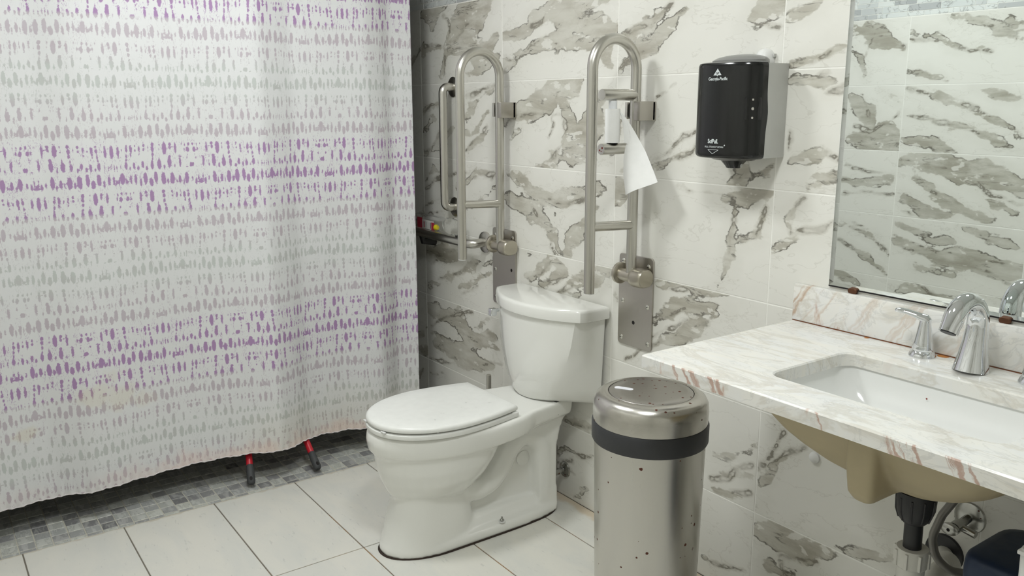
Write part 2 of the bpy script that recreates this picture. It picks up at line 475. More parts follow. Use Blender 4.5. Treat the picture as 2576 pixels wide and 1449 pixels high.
def bm_build(name, bm, mat, parent=None, origin=None, smooth=35):
    bmesh.ops.recalc_face_normals(bm, faces=bm.faces)
    bm.verts.ensure_lookup_table()
    V = [v.co.copy() for v in bm.verts]
    idx = {v: i for i, v in enumerate(bm.verts)}
    F = [[idx[v] for v in f.verts] for f in bm.faces]
    bm.free()
    return build(name, V, F, mat, parent, origin, smooth)

def add_box(bm, x0, x1, y0, y1, z0, z1, bev=0.0, seg=2):
    r = bmesh.ops.create_cube(bm, size=1.0)
    vs_ = r['verts']
    for v in vs_:
        v.co = Vector((x0 + (v.co.x + .5) * (x1 - x0), y0 + (v.co.y + .5) * (y1 - y0), z0 + (v.co.z + .5) * (z1 - z0)))
    if bev > 0:
        es = list({e for v in vs_ for e in v.link_edges})
        bmesh.ops.bevel(bm, geom=es, offset=bev, segments=seg, profile=0.5, affect='EDGES')

def box(name, b, mat, parent=None, bev=0.002, seg=2, origin=None):
    bm = bmesh.new()
    add_box(bm, *b, bev, seg)
    return bm_build(name, bm, mat, parent, origin)

def fillet(pts, r, n=8):
    """round the corners of a polyline"""
    pts = [Vector(p) for p in pts]
    out = [pts[0]]
    for i in range(1, len(pts) - 1):
        a, b_, c = pts[i - 1], pts[i], pts[i + 1]
        d1 = (a - b_); d2 = (c - b_)
        l1, l2 = d1.length, d2.length
        d1.normalize(); d2.normalize()
        ang = d1.angle(d2)
        t = min(r / math.tan(ang / 2), l1 * .49, l2 * .49)
        rr = t * math.tan(ang / 2)
        p1, p2 = b_ + d1 * t, b_ + d2 * t
        cc = b_ + (d1 + d2).normalized() * (rr / math.sin(ang / 2))
        for k in range(n + 1):
            v = (p1 - cc).lerp(p2 - cc, k / n)
            out.append(cc + v.normalized() * rr)
    out.append(pts[-1])
    return out

def add_tube(V, F, path, rad, seg=16, cap=True, squash=None):
    path = [Vector(p) for p in path]
    n = len(path)
    rad = [rad] * n if not isinstance(rad, (list, tuple)) else rad
    t0 = (path[1] - path[0]).normalized()
    ref = Vector((0, 0, 1)) if abs(t0.z) < 0.9 else Vector((1, 0, 0))
    u = t0.cross(ref).normalized()
    base = len(V)
    for i in range(n):
        t = (path[min(i + 1, n - 1)] - path[max(i - 1, 0)]).normalized()
        u = (u - t * u.dot(t)).normalized()
        w_ = t.cross(u)
        for k in range(seg):
            a = 2 * math.pi * k / seg
            du, dw = math.cos(a) * rad[i], math.sin(a) * rad[i]
            if squash: du *= squash[i][0]; dw *= squash[i][1]
            V.append(path[i] + u * du + w_ * dw)
    for i in range(n - 1):
        for k in range(seg):
            a = base + i * seg + k; b_ = base + i * seg + (k + 1) % seg
            F.append([a, b_, b_ + seg, a + seg])
    if cap:
        F.append([base + k for k in range(seg)][::-1])
        F.append([base + (n - 1) * seg + k for k in range(seg)])

def tube(name, path, rad, mat, parent=None, seg=18, origin=None, squash=None, smooth=40):
    V, F = [], []
    add_tube(V, F, path, rad, seg, True, squash)
    return build(name, V, F, mat, parent, origin, smooth)

def add_lathe(V, F, prof, centre, axis='Z', seg=32, sgn=1):
    """profile of (radius, height) pairs turned about an axis; ends closed when radius > 0"""
    c = Vector(centre)
    base = len(V)
    for (r, h) in prof:
        for k in range(seg):
            a = 2 * math.pi * k / seg
            x, y = r * math.cos(a), r * math.sin(a)
            if axis == 'Z': p = Vector((x, y, h * sgn))
            elif axis == 'Y': p = Vector((x, h * sgn, y))
            else: p = Vector((h * sgn, x, y))
            V.append(c + p)
    for i in range(len(prof) - 1):
        for k in range(seg):
            a = base + i * seg + k; b_ = base + i * seg + (k + 1) % seg
            F.append([a, b_, b_ + seg, a + seg])
    F.append([base + k for k in range(seg)][::-1])
    F.append([base + (len(prof) - 1) * seg + k for k in range(seg)])

def lathe(name, prof, centre, mat, parent=None, axis='Z', seg=32, sgn=1, origin=None, smooth=35):
    V, F = [], []
    add_lathe(V, F, prof, centre, axis, seg, sgn)
    bm = bmesh.new()
    bv = [bm.verts.new(v) for v in V]
    for f in F:
        bm.faces.new([bv[i] for i in f])
    bmesh.ops.remove_doubles(bm, verts=bm.verts, dist=1e-6)
    return bm_build(name, bm, mat, parent, origin, smooth)

def loft(name, sections, mat, parent=None, origin=None, smooth=35, caps=(True, True)):
    V, F = [], []
    n = len(sections[0])
    for s in sections:
        V += [Vector(p) for p in s]
    for i in range(len(sections) - 1):
        for k in range(n):
            a = i * n + k; b_ = i * n + (k + 1) % n
            F.append([a, b_, b_ + n, a + n])
    if caps[0]: F.append(list(range(n))[::-1])
    if caps[1]: F.append([(len(sections) - 1) * n + k for k in range(n)])
    bm = bmesh.new()
    bv = [bm.verts.new(v) for v in V]
    for f in F:
        bm.faces.new([bv[i] for i in f])
    return bm_build(name, bm, mat, parent, origin, smooth)

def rrect(x0, x1, y0, y1, r, n=6):
    """rounded rectangle as 2D points, counter-clockwise"""
    P = []
    for cx, cy, a0 in ((x1 - r, y1 - r, 0), (x0 + r, y1 - r, 90), (x0 + r, y0 + r, 180), (x1 - r, y0 + r, 270)):
        for k in range(n + 1):
            a = math.radians(a0 + 90 * k / n)
            P.append((cx + r * math.cos(a), cy + r * math.sin(a)))
    return P

def remeshed(o, voxel, smooth_it=6, factor=0.5):
    """union of overlapping shells turned into one smooth skin"""
    md = o.modifiers.new('r', 'REMESH')
    md.mode = 'VOXEL'
    md.voxel_size = voxel
    ms = o.modifiers.new('s', 'SMOOTH')
    ms.iterations = smooth_it
    ms.factor = factor
    dg = bpy.context.evaluated_depsgraph_get()
    dg.update()
    me = bpy.data.meshes.new_from_object(o.evaluated_get(dg))
    o.modifiers.clear()
    o.data = me
    me.polygons.foreach_set('use_smooth', [True] * len(me.polygons))
    return o

def copy_tree(o, parent=None):
    c = o.copy()
    link(c, parent)
    for ch in o.children:
        copy_tree(ch, c)
    return c

def lettering(text, size, centre, mat, parent, rot=(math.pi / 2, 0, 0), sx=1.0, bold=0.0, shear=0.0, align='CENTER'):
    cu = bpy.data.curves.new('lettering', 'FONT')
    cu.body = text
    cu.size = size
    cu.align_x = align
    cu.align_y = 'CENTER'
    cu.extrude = 0.0002
    cu.offset = bold
    cu.shear = shear
    t = bpy.data.objects.new('lettering_curve', cu)
    COL.objects.link(t)
    dg = bpy.context.evaluated_depsgraph_get()
    dg.update()
    me = bpy.data.meshes.new_from_object(t.evaluated_get(dg))
    bpy.data.objects.remove(t, do_unlink=True)
    me.name = 'lettering'
    R = Matrix.Translation(Vector(centre) - ORG[parent.name]) @ Matrix.Rotation(rot[2], 4, 'Z') @ Matrix.Rotation(rot[0], 4, 'X') @ Matrix.Diagonal((sx, 1, 1, 1))
    me.transform(R)
    me.materials.clear()
    me.materials.append(mat)
    o = bpy.data.objects.new('lettering', me)
    link(o, parent)
    ORG[o.name] = ORG[parent.name]
    return o

# ------------------------------------------------------------------ ceiling lamps
def ceiling_lamp(x, y, label):
    t = thing('ceiling_light', label, 'ceiling light', (x, y, 2.4), 'ceiling lights')
    lathe('lamp_rim', [(0.0, 0.0), (0.175, 0.0), (0.18, -0.01), (0.178, -0.03), (0.165, -0.034), (0.162, -0.028), (0.0, -0.028)], (x, y, 2.4), M_WHITEPL, t, seg=40)
    m = bpy.data.materials.get('lamp_glow')
    if m is None:
        m, nt, b = new_mat('lamp_glow')
        b.inputs['Base Color'].default_value = (0.9, 0.9, 0.9, 1)
        b.inputs['Emission Color'].default_value = LAMP_COLOUR
        n = noise(nt, geo_pos(nt), 2, 1)
        put(nt, b.inputs['Emission Strength'], sstep(nt, n, 0, 1, LAMP_STRENGTH * 0.97, LAMP_STRENGTH * 1.03))
    lathe('diffuser', [(0.0, -0.0285), (0.160, -0.0285), (0.155, -0.036), (0.10, -0.043), (0.0, -0.045)], (x, y, 2.4), m, t, seg=24)
    return t

ceiling_lamp(1.05, -1.10, 'round white ceiling lamp above the toilet')
ceiling_lamp(2.30, -1.05, 'round white ceiling lamp in front of the vanity')

# ------------------------------------------------------------------ veins traced for the tiles
BACK_BANDS={(0,5):[[(0.018,1.777,0.064),(0.094,1.781,0.071),(0.206,1.792,0.046)],[(0.011,1.648,0.073),(0.153,1.649,0.047)],[(0.198,1.6,0.063),(0.247,1.659,0.092),(0.339,1.729,0.119),(0.439,1.779,0.13),(0.534,1.827,0.126)],[(0.164,1.538,0.048),(0.215,1.614,0.047)],[(0.292,1.641,0.076),(0.436,1.619,0.088),(0.572,1.669,0.057)],[(0.288,1.534,0.031),(0.49,1.558,0.029),(0.597,1.611,0.028)]],
(1,5):[[(0.613,1.645,0.049),(0.746,1.685,0.047),(0.861,1.723,0.052),(0.969,1.745,0.075),(1.09,1.752,0.073),(1.203,1.759,0.07)],[(0.905,1.7,0.058),(1.032,1.696,0.075),(1.207,1.652,0.119)],[(0.635,1.595,0.028),(0.722,1.605,0.027),(0.793,1.621,0.034),(0.928,1.633,0.052),(1.033,1.627,0.05),(1.209,1.593,0.036)],[(0.612,1.561,0.071),(0.673,1.565,0.049)],[(1.132,1.621,0.049),(1.22,1.532,0.048)]],
(2,5):[[(1.248,1.519,0.042),(1.317,1.564,0.041),(1.4,1.605,0.039),(1.462,1.645,0.027),(1.507,1.674,0.016)],[(1.241,1.615,0.024),(1.314,1.633,0.029),(1.397,1.661,0.033),(1.459,1.695,0.022)],[(1.734,1.645,0.03),(1.784,1.661,0.049),(1.851,1.664,0.057)],[(1.761,1.623,0.02),(1.836,1.618,0.014)]],
(3,5):[[(1.859,1.63,0.024),(1.893,1.651,0.028),(1.948,1.669,0.037)],[(1.88,1.514,0.015),(1.937,1.53,0.019),(1.98,1.552,0.028),(2.031,1.556,0.023)]],
(0,4):[[(0.005,1.393,0.02),(0.078,1.418,0.03),(0.16,1.426,0.04)],[(0.001,1.308,0.034),(0.091,1.344,0.066)],[(0.343,1.363,0.028),(0.403,1.425,0.027),(0.57,1.49,0.015)],[(0.355,1.23,0.035),(0.443,1.288,0.031),(0.527,1.32,0.027)],[(0.327,1.3,0.022),(0.401,1.318,0.031),(0.515,1.395,0.021)],[(0.017,1.207,0.017),(0.154,1.279,0.041),(0.251,1.314,0.032)]],
(1,4):[[(0.634,1.367,0.058),(0.722,1.389,0.05),(0.794,1.41,0.062),(0.864,1.451,0.081),(0.93,1.49,0.092),(1.036,1.488,0.115)],[(0.974,1.436,0.066),(1.018,1.371,0.046),(1.008,1.318,0.046),(1.02,1.252,0.067),(1.101,1.333,0.09),(1.138,1.435,0.1)],[(0.819,1.201,0.035),(0.911,1.24,0.041),(0.999,1.251,0.054)],[(0.771,1.368,0.028),(0.672,1.295,0.017)],[(1.103,1.243,0.039),(1.219,1.274,0.025)]],
(2,4):[[(1.375,1.226,0.006),(1.465,1.255,0.009),(1.559,1.282,0.009),(1.598,1.328,0.009)],[(1.696,1.196,0.027),(1.735,1.231,0.043),(1.747,1.253,0.027)],[(1.749,1.226,0.011),(1.826,1.252,0.01),(1.862,1.28,0.012)],[(1.251,1.423,0.024),(1.24,1.312,0.015)],[(1.259,1.213,0.025),(1.33,1.254,0.024)]],
(3,4):[[(1.877,1.48,0.015),(1.941,1.483,0.019),(2.03,1.476,0.028)],[(1.893,1.276,0.01),(1.98,1.29,0.016),(2.036,1.284,0.019)],[(1.952,1.21,0.02),(1.996,1.233,0.034),(2.04,1.241,0.029)],[(1.989,1.449,0.019),(2.037,1.453,0.014)]],
(0,3):[[(0.005,1.103,0.035),(0.082,1.142,0.059),(0.181,1.132,0.03)],[(0.275,1.089,0.029),(0.426,1.147,0.022),(0.566,1.149,0.021)],[(-0,0.998,0.032),(0.06,1.012,0.021)],[(0.271,0.973,0.02),(0.424,1.053,0.024),(0.565,1.095,0.023)]],
(1,3):[[(0.632,1.175,0.045),(0.722,1.152,0.044),(0.796,1.099,0.032),(0.867,1.105,0.057),(0.98,1.101,0.062),(1.086,1.11,0.047),(1.185,1.157,0.058)],[(0.632,1.086,0.075),(0.747,1.051,0.051),(0.82,1.043,0.051),(0.891,1.008,0.037),(0.938,0.928,0.037),(0.961,0.895,0.031)],[(0.936,1.041,0.025),(0.925,1.011,0.025)],[(1.147,1.089,0.037),(1.108,1.032,0.03),(1.026,0.953,0.05),(0.961,0.888,0.037)]],
(2,3):[[(1.244,1.111,0.045),(1.261,1.15,0.063),(1.297,1.184,0.031)],[(1.243,1.123,0.026),(1.334,1.156,0.031)],[(1.684,1.161,0.022),(1.767,1.169,0.043),(1.831,1.185,0.053)],[(1.728,1.132,0.027),(1.718,1.076,0.018),(1.708,1.008,0.023),(1.684,0.935,0.016),(1.658,0.884,0.016)],[(1.827,1.153,0.021),(1.8,1.075,0.022),(1.747,1.057,0.02)]],
(3,3):[[(1.862,1.029,0.013),(1.916,1.063,0.01),(1.974,1.086,0.018),(2.035,1.113,0.018)],[(1.916,1.068,0.006),(1.905,1.119,0.008),(1.942,1.184,0.008)]],
(0,2):[[(0.015,0.805,0.054),(0.168,0.791,0.087),(0.297,0.792,0.042)],[(0.017,0.841,0.053),(0.104,0.852,0.044)],[(0.131,0.68,0.014),(0.263,0.719,0.021),(0.419,0.794,0.023),(0.548,0.837,0.029)],[(0.025,0.627,0.027),(0.197,0.674,0.021)],[(0.262,0.659,0.014),(0.417,0.727,0.02),(0.534,0.779,0.016)]],
(1,2):[[(0.721,0.854,0.027),(0.784,0.87,0.015)],[(0.772,0.801,0.033),(0.845,0.842,0.038),(0.915,0.867,0.026),(0.984,0.835,0.036),(0.845,0.79,0.033)],[(0.94,0.77,0.032),(1.05,0.817,0.031),(1.153,0.862,0.03),(1.222,0.886,0.024)],[(1.029,0.771,0.017),(1.134,0.818,0.022),(1.223,0.86,0.029)]],
(2,2):[[(1.451,0.872,0.019),(1.517,0.89,0.024),(1.582,0.871,0.019),(1.673,0.881,0.019),(1.772,0.899,0.018)],[(1.438,0.769,0.038),(1.52,0.823,0.037),(1.615,0.835,0.036),(1.718,0.849,0.029)],[(1.442,0.68,0.039),(1.524,0.736,0.043),(1.618,0.787,0.031),(1.677,0.812,0.019)],[(1.3,0.599,0.014),(1.355,0.633,0.016),(1.399,0.663,0.01)],[(1.244,0.81,0.02),(1.265,0.773,0.013)]],
(0,1):[[(0.019,0.516,0.111),(0.258,0.545,0.07),(0.351,0.46,0.069),(0.53,0.501,0.066)],[(0.084,0.382,0.074),(0.348,0.373,0.07),(0.528,0.375,0.051)],[(0.256,0.474,0.025),(0.413,0.525,0.024),(0.588,0.611,0.023)],[(0.033,0.426,0.026),(0.188,0.406,0.025),(0.381,0.433,0.024),(0.572,0.461,0.023)],[(0.384,0.553,0.02),(0.501,0.477,0.02)]],
(1,1):[[(0.934,0.294,0.025),(1.038,0.306,0.03),(1.147,0.315,0.032)]],
(2,1):[[(1.694,0.42,0.028),(1.76,0.431,0.037),(1.836,0.475,0.03)],[(1.698,0.34,0.03),(1.764,0.371,0.025),(1.841,0.405,0.014)],[(1.701,0.303,0.026),(1.783,0.316,0.012),(1.845,0.346,0.012)]],
(3,1):[[(1.853,0.427,0.019),(1.911,0.471,0.023),(1.961,0.495,0.016),(1.996,0.524,0.011)],[(1.857,0.369,0.031),(1.887,0.428,0.028),(1.923,0.476,0.028)],[(1.862,0.31,0.024),(1.893,0.347,0.022)],[(1.904,0.562,0.023),(1.919,0.532,0.035)],[(2.024,0.289,0.009),(2.134,0.309,0.018),(2.273,0.334,0.019)]],
(3,0):[[(1.86,0.236,0.062),(1.941,0.247,0.084),(2.03,0.262,0.093),(2.092,0.256,0.069)],[(1.895,0.14,0.075),(1.987,0.16,0.06)]],
(2,0):[[(1.676,0.063,0.013),(1.769,0.068,0.016)]],
(1,0):[[(0.912,0.121,0.019),(1.041,0.181,0.015),(1.15,0.205,0.021)],[(1.021,0.002,0.013),(1.132,0.062,0.009)]],
(0,0):[[(0.006,0.232,0.019),(0.148,0.24,0.015)]],
}
BACK_VEINS={(0,5):[[(0.015,1.659),(0.089,1.665),(0.194,1.654),(0.233,1.698),(0.229,1.745),(0.189,1.763)],[(0.196,1.529),(0.204,1.584),(0.193,1.623)],[(0.262,1.658),(0.353,1.713),(0.41,1.738)]],
(1,5):[[(0.622,1.582),(0.673,1.565),(0.77,1.619),(0.873,1.643),(0.95,1.606),(1.034,1.583)],[(0.603,1.653),(0.722,1.666),(0.839,1.705),(0.894,1.746)],[(0.894,1.746),(0.926,1.762)]],
(2,5):[[(1.244,1.531),(1.334,1.569),(1.448,1.613),(1.478,1.644)],[(1.262,1.625),(1.381,1.651),(1.459,1.7)],[(1.76,1.633),(1.836,1.618)]],
(3,5):[[(1.881,1.511),(1.938,1.526),(1.992,1.544)]],
(0,4):[[(0.004,1.376),(0.078,1.423),(0.143,1.413)],[(0.346,1.459),(0.433,1.478),(0.556,1.49)],[(0.346,1.448),(0.447,1.47),(0.57,1.494)],[(0.34,1.237),(0.458,1.304),(0.5,1.335)],[(0.017,1.216),(0.088,1.26),(0.156,1.312)]],
(1,4):[[(0.647,1.367),(0.794,1.389),(0.898,1.39),(0.964,1.39),(0.993,1.344),(0.976,1.291),(0.922,1.255)],[(0.898,1.39),(0.921,1.356),(0.888,1.308)],[(0.984,1.502),(0.93,1.45),(0.898,1.383)],[(0.795,1.185),(0.922,1.248)]],
(2,4):[[(1.374,1.244),(1.464,1.284),(1.518,1.32),(1.608,1.345)],[(1.375,1.226),(1.465,1.255),(1.559,1.282),(1.598,1.328)],[(1.717,1.202),(1.748,1.242),(1.767,1.259)],[(1.408,1.434),(1.486,1.472)]],
(3,4):[[(1.877,1.475),(1.941,1.483),(1.99,1.5)],[(1.989,1.453),(2.037,1.457)],[(1.892,1.286),(1.934,1.283),(1.979,1.3),(1.996,1.306),(2.031,1.279)],[(1.894,1.342),(1.891,1.301)]],
(0,3):[[(0.01,1.069),(0.114,1.102),(0.277,1.146),(0.426,1.163),(0.552,1.155)],[(0.024,1.001),(0.145,1.037),(0.242,1.037)],[(0.004,0.946),(0.175,0.98)],[(0.275,1.105),(0.426,1.14),(0.539,1.139)]],
(1,3):[[(0.808,1.042),(0.868,0.976),(0.903,0.952),(0.899,0.923),(0.938,0.892)],[(0.697,1.15),(0.796,1.056)],[(0.89,1.093),(1.002,1.082),(1.106,1.111)]],
(2,3):[[(1.253,1.118),(1.334,1.156)],[(1.828,1.142),(1.794,1.063),(1.741,1.051)],[(1.727,1.143),(1.716,1.065),(1.697,0.96)],[(1.502,1.181),(1.61,1.178),(1.683,1.172)]],
(3,3):[[(1.915,1.078),(1.905,1.119),(1.942,1.184)],[(1.926,1.09),(1.995,1.119),(2.032,1.147)]],
(0,2):[[(0.015,0.796),(0.135,0.786),(0.298,0.835)],[(0.002,0.759),(0.047,0.729),(0.1,0.755)],[(0.096,0.675),(0.263,0.719),(0.419,0.785)],[(0.293,0.638),(0.417,0.702)]],
(1,2):[[(0.772,0.786),(0.857,0.829),(0.915,0.874)],[(0.94,0.762),(1.05,0.82),(1.153,0.862)],[(0.809,0.762),(0.939,0.806),(0.984,0.835)]],
(2,2):[[(1.425,0.676),(1.492,0.717),(1.556,0.762),(1.648,0.8)],[(1.424,0.708),(1.523,0.767),(1.616,0.811)],[(1.3,0.595),(1.355,0.633),(1.399,0.667)],[(1.451,0.866),(1.55,0.877),(1.643,0.882)],[(1.488,0.791),(1.584,0.835),(1.675,0.846)]],
(0,1):[[(0.009,0.28),(0.185,0.314),(0.41,0.353),(0.6,0.409)],[(0.034,0.445),(0.124,0.5),(0.258,0.545),(0.384,0.579)]],
(1,1):[[(0.934,0.286),(1.038,0.294),(1.148,0.311)]],
(2,1):[[(1.692,0.325),(1.751,0.353),(1.778,0.388),(1.839,0.428)],[(1.709,0.287),(1.838,0.342)]],
(3,1):[[(1.853,0.433),(1.923,0.482),(2.002,0.526)],[(1.859,0.441),(1.908,0.505),(1.931,0.548)]],
(3,0):[[(1.867,0.239),(1.931,0.206),(1.962,0.147)],[(1.945,0.188),(2.07,0.223)]],
(2,0):[[(1.676,0.063),(1.769,0.068),(1.827,0.089)]],
(1,0):[[(0.912,0.129),(1.018,0.174),(1.15,0.205)],[(1.019,0.112),(1.11,0.084)],[(0.948,0.118),(1.041,0.143)]],
(0,0):[],
}
FRONT_BANDS={(0,5):[[(0.729,1.771,0.065),(0.802,1.775,0.064),(0.849,1.717,0.082),(0.932,1.694,0.045),(1.014,1.663,0.032)],[(0.727,1.668,0.03),(0.774,1.629,0.03),(0.825,1.534,0.013)]],
(1,5):[[(1.017,1.733,0.021),(1.15,1.708,0.017),(1.279,1.666,0.013),(1.399,1.643,0.01)],[(1.212,1.796,0.017),(1.319,1.771,0.03),(1.439,1.722,0.029),(1.516,1.685,0.041)],[(1.467,1.76,0.041),(1.51,1.741,0.063)],[(1.023,1.574,0.032),(1.13,1.544,0.021),(1.188,1.525,0.014)]],
(0,4):[[(0.757,1.46,0.048),(0.82,1.365,0.085),(0.858,1.289,0.095)],[(0.776,1.249,0.097),(0.925,1.253,0.151),(1.014,1.274,0.092)],[(0.913,1.477,0.024),(1.008,1.43,0.025)]],
(1,4):[[(1.032,1.484,0.018),(1.159,1.447,0.018),(1.289,1.411,0.017),(1.432,1.353,0.022),(1.564,1.281,0.03)],[(1.043,1.375,0.015),(1.168,1.358,0.021),(1.299,1.317,0.021),(1.442,1.269,0.022),(1.57,1.223,0.023)],[(1.025,1.256,0.037),(1.162,1.242,0.061),(1.275,1.214,0.035)],[(1.333,1.488,0.027),(1.452,1.469,0.03),(1.52,1.436,0.021)]],
(0,3):[[(0.729,1.04,0.06),(0.882,1.037,0.05),(1.004,1.068,0.026)]],
(1,3):[[(1.036,1.145,0.084),(1.188,1.171,0.09),(1.338,1.126,0.088),(1.494,1.101,0.085),(1.59,1.058,0.092)],[(1.053,0.978,0.076),(1.175,0.933,0.046),(1.27,0.924,0.062)],[(1.122,1.076,0.037),(1.242,1.012,0.045),(1.357,0.95,0.039),(1.48,0.928,0.038)],[(1.38,1.059,0.028),(1.508,0.982,0.031),(1.576,0.955,0.027)]],
(0,2):[[(0.747,0.83,0.012),(0.906,0.788,0.016),(1.019,0.704,0.016)],[(0.732,0.747,0.016),(0.895,0.667,0.02),(1.008,0.604,0.016)]],
(1,2):[[(1.032,0.784,0.039),(1.194,0.748,0.038),(1.327,0.729,0.066),(1.468,0.732,0.089),(1.631,0.704,0.095)],[(1.044,0.863,0.027),(1.205,0.824,0.037),(1.321,0.784,0.044)],[(1.367,0.862,0.029),(1.49,0.841,0.042),(1.592,0.82,0.034)],[(1.144,0.665,0.038),(1.335,0.657,0.044)]],
(1,1):[[(1.054,0.553,0.036),(1.215,0.542,0.046),(1.346,0.547,0.037)],[(1.516,0.614,0.054),(1.645,0.585,0.053)]],
(0,1):[[(0.748,0.563,0.083),(0.863,0.54,0.061)]],
}
FRONT_VEINS={(0,5):[[(0.829,1.718),(0.795,1.628)],[(0.836,1.745),(1.003,1.676)]],
(1,5):[[(1.019,1.712),(1.152,1.694),(1.28,1.658),(1.4,1.64)],[(1.265,1.792),(1.388,1.742),(1.491,1.687)],[(1.022,1.579),(1.13,1.547),(1.225,1.515)]],
(0,4):[[(0.771,1.306),(0.858,1.289),(0.956,1.347),(1.003,1.384)],[(0.8,1.459),(0.853,1.346)]],
(1,4):[[(1.031,1.489),(1.178,1.447),(1.325,1.406),(1.466,1.345),(1.563,1.289)],[(1.054,1.366),(1.226,1.333),(1.373,1.284),(1.511,1.237)],[(1.288,1.423),(1.359,1.406)]],
(0,3):[[(0.728,1.046),(0.818,1.036),(1.003,1.072)],[(0.744,1.12),(0.898,1.096),(1.002,1.087)],[(0.734,0.98),(1.011,0.993)]],
(1,3):[[(1.025,1.163),(1.172,1.143),(1.32,1.125),(1.461,1.099),(1.588,1.074)],[(1.099,1.112),(1.203,1.027),(1.339,0.949)],[(1.34,1.109),(1.469,1.031),(1.597,0.999)],[(1.059,0.921),(1.197,0.907)]],
(0,2):[[(0.747,0.83),(0.906,0.788),(1.019,0.704)],[(0.732,0.747),(0.895,0.667),(1.008,0.604)],[(0.79,0.855),(0.903,0.817)]],
(1,2):[[(1.03,0.803),(1.192,0.767),(1.326,0.738),(1.466,0.75),(1.629,0.721)],[(1.054,0.767),(1.177,0.727),(1.33,0.702)],[(1.382,0.719),(1.508,0.685),(1.612,0.649)]],
(1,1):[[(1.074,0.566),(1.158,0.522)],[(1.131,0.595),(1.233,0.555),(1.292,0.537)],[(1.476,0.661),(1.581,0.626)]],
(0,1):[[(0.746,0.583),(0.886,0.534)]],
}


def seg_sdf(A, B_, pl):
    """signed distance of points (A, B_) to a thick polyline [(a, b, width) ...]"""
    best = np.full(A.shape, 9.0)
    for p, q_ in zip(pl[:-1], pl[1:]):
        w0 = p[2] * .5 if len(p) > 2 else 0.0
        w1 = q_[2] * .5 if len(q_) > 2 else 0.0
        dx, dy = q_[0] - p[0], q_[1] - p[1]
        L = dx * dx + dy * dy + 1e-12
        t = np.clip(((A - p[0]) * dx + (B_ - p[1]) * dy) / L, 0, 1)
        d = np.hypot(A - p[0] - t * dx, B_ - p[1] - t * dy) - (w0 + (w1 - w0) * t)
        best = np.minimum(best, d)
    return best

def random_veins(a0, a1, b0, b1, slope, amount):
    bands, veins = [], []
    for _ in range(amount):
        ca, cb = random.uniform(a0, a1), random.uniform(b0, b1)
        ang = math.radians(slope + random.uniform(-14, 14))
        pl = []
        for k in range(-4, 5):
            s = k * 0.06
            pl.append((ca + math.cos(ang) * s + random.uniform(-.012, .012), cb + math.sin(ang) * s + random.uniform(-.015, .015), random.uniform(0.006, 0.055)))
        bands.append(pl)
        if random.random() < 0.8:
            veins.append([(p[0], p[1] + random.uniform(-.01, .01)) for p in pl])
    return bands, veins

_LAT = RNG.uniform(-1, 1, (64, 64, 2))
def warp(A, B_, scale, amp, shift):
    """smooth value noise that bends the drawn bands so they look grown, not ruled"""
    x, y = A / scale + shift, B_ / scale + shift * 1.7
    i, j = np.floor(x).astype(int), np.floor(y).astype(int)
    fx, fy = x - i, y - j
    fx = fx * fx * (3 - 2 * fx); fy = fy * fy * (3 - 2 * fy)
    g = lambda a, b_: _LAT[a % 64, b_ % 64]
    v = (g(i, j) * ((1 - fx) * (1 - fy))[..., None] + g(i + 1, j) * (fx * (1 - fy))[..., None] + g(i, j + 1) * ((1 - fx) * fy)[..., None] + g(i + 1, j + 1) * (fx * fy)[..., None])
    return v[..., 0] * amp, v[..., 1] * amp

def tile_mesh(name, a0, a1, b0, b1, to_world, step, bands, veins, gap=0.0017):
    """a tile slab: bevelled face grid with vein fields on its vertices, and its sides"""
    a0 += gap; a1 -= gap; b0 += gap; b1 -= gap
    bv = 0.0008
    na = max(2, int((a1 - a0) / step)); nb = max(2, int((b1 - b0) / step))
    A = np.concatenate([[a0, a0], np.linspace(a0 + bv, a1 - bv, na), [a1, a1]])
    Bq = np.concatenate([[b0, b0], np.linspace(b0 + bv, b1 - bv, nb), [b1, b1]])
    D = np.zeros((len(Bq), len(A)))
    ia = np.minimum(np.arange(len(A)), np.arange(len(A))[::-1])
    ib = np.minimum(np.arange(len(Bq)), np.arange(len(Bq))[::-1])
    ring = np.minimum(ib[:, None], ia[None, :])
    D[ring == 1] = 0.0005
    D[ring == 0] = 0.004
    AA, BB = np.meshgrid(A, Bq)
    V = [to_world(a, b_, d) for a, b_, d in zip(AA.ravel(), BB.ravel(), D.ravel())]
    nx = len(A)
    F = [(j * nx + i, j * nx + i + 1, (j + 1) * nx + i + 1, (j + 1) * nx + i) for j in range(len(Bq) - 1) for i in range(nx - 1)]
    me = bpy.data.meshes.new(name)
    me.from_pydata(V, [], F)
    fb = np.full(AA.shape, -0.09); fv = np.full(AA.shape, 0.09)
    WA, WB = AA.copy(), BB.copy()
    for sc_, am in ((.11, .014), (.045, .009), (.022, .005)):
        da, db = warp(AA, BB, sc_, am, a0 * 3.1 + b0 * 7.7)
        WA += da; WB += db
    for pl in bands:
        pl = [(p[0], p[1], p[2] * (0.6 if i in (0, len(pl) - 1) else 1.3)) for i, p in enumerate(pl)]
        fb = np.maximum(fb, -seg_sdf(WA, WB, pl))
    for pl in veins:
        if len(pl) > 1:
            fv = np.minimum(fv, seg_sdf(AA + (WA - AA) * .6, BB + (WB - BB) * .6, pl))
    for nm, f in (('band', fb), ('vein', fv)):
        at = me.attributes.new(nm, 'FLOAT', 'POINT')
        at.data.foreach_set('value', f.ravel().astype(np.float32))
    bm = bmesh.new(); bm.from_mesh(me)
    bmesh.ops.recalc_face_normals(bm, faces=bm.faces)
    bm.to_mesh(me); bm.free()
    return me

def add_tile(wall, me, mat, seed):
    me.materials.append(mat)
    # make the face look into the room
    o = bpy.data.objects.new('wall_tile', me)
    o['seed'] = float(seed)
    link(o, wall)
    return o

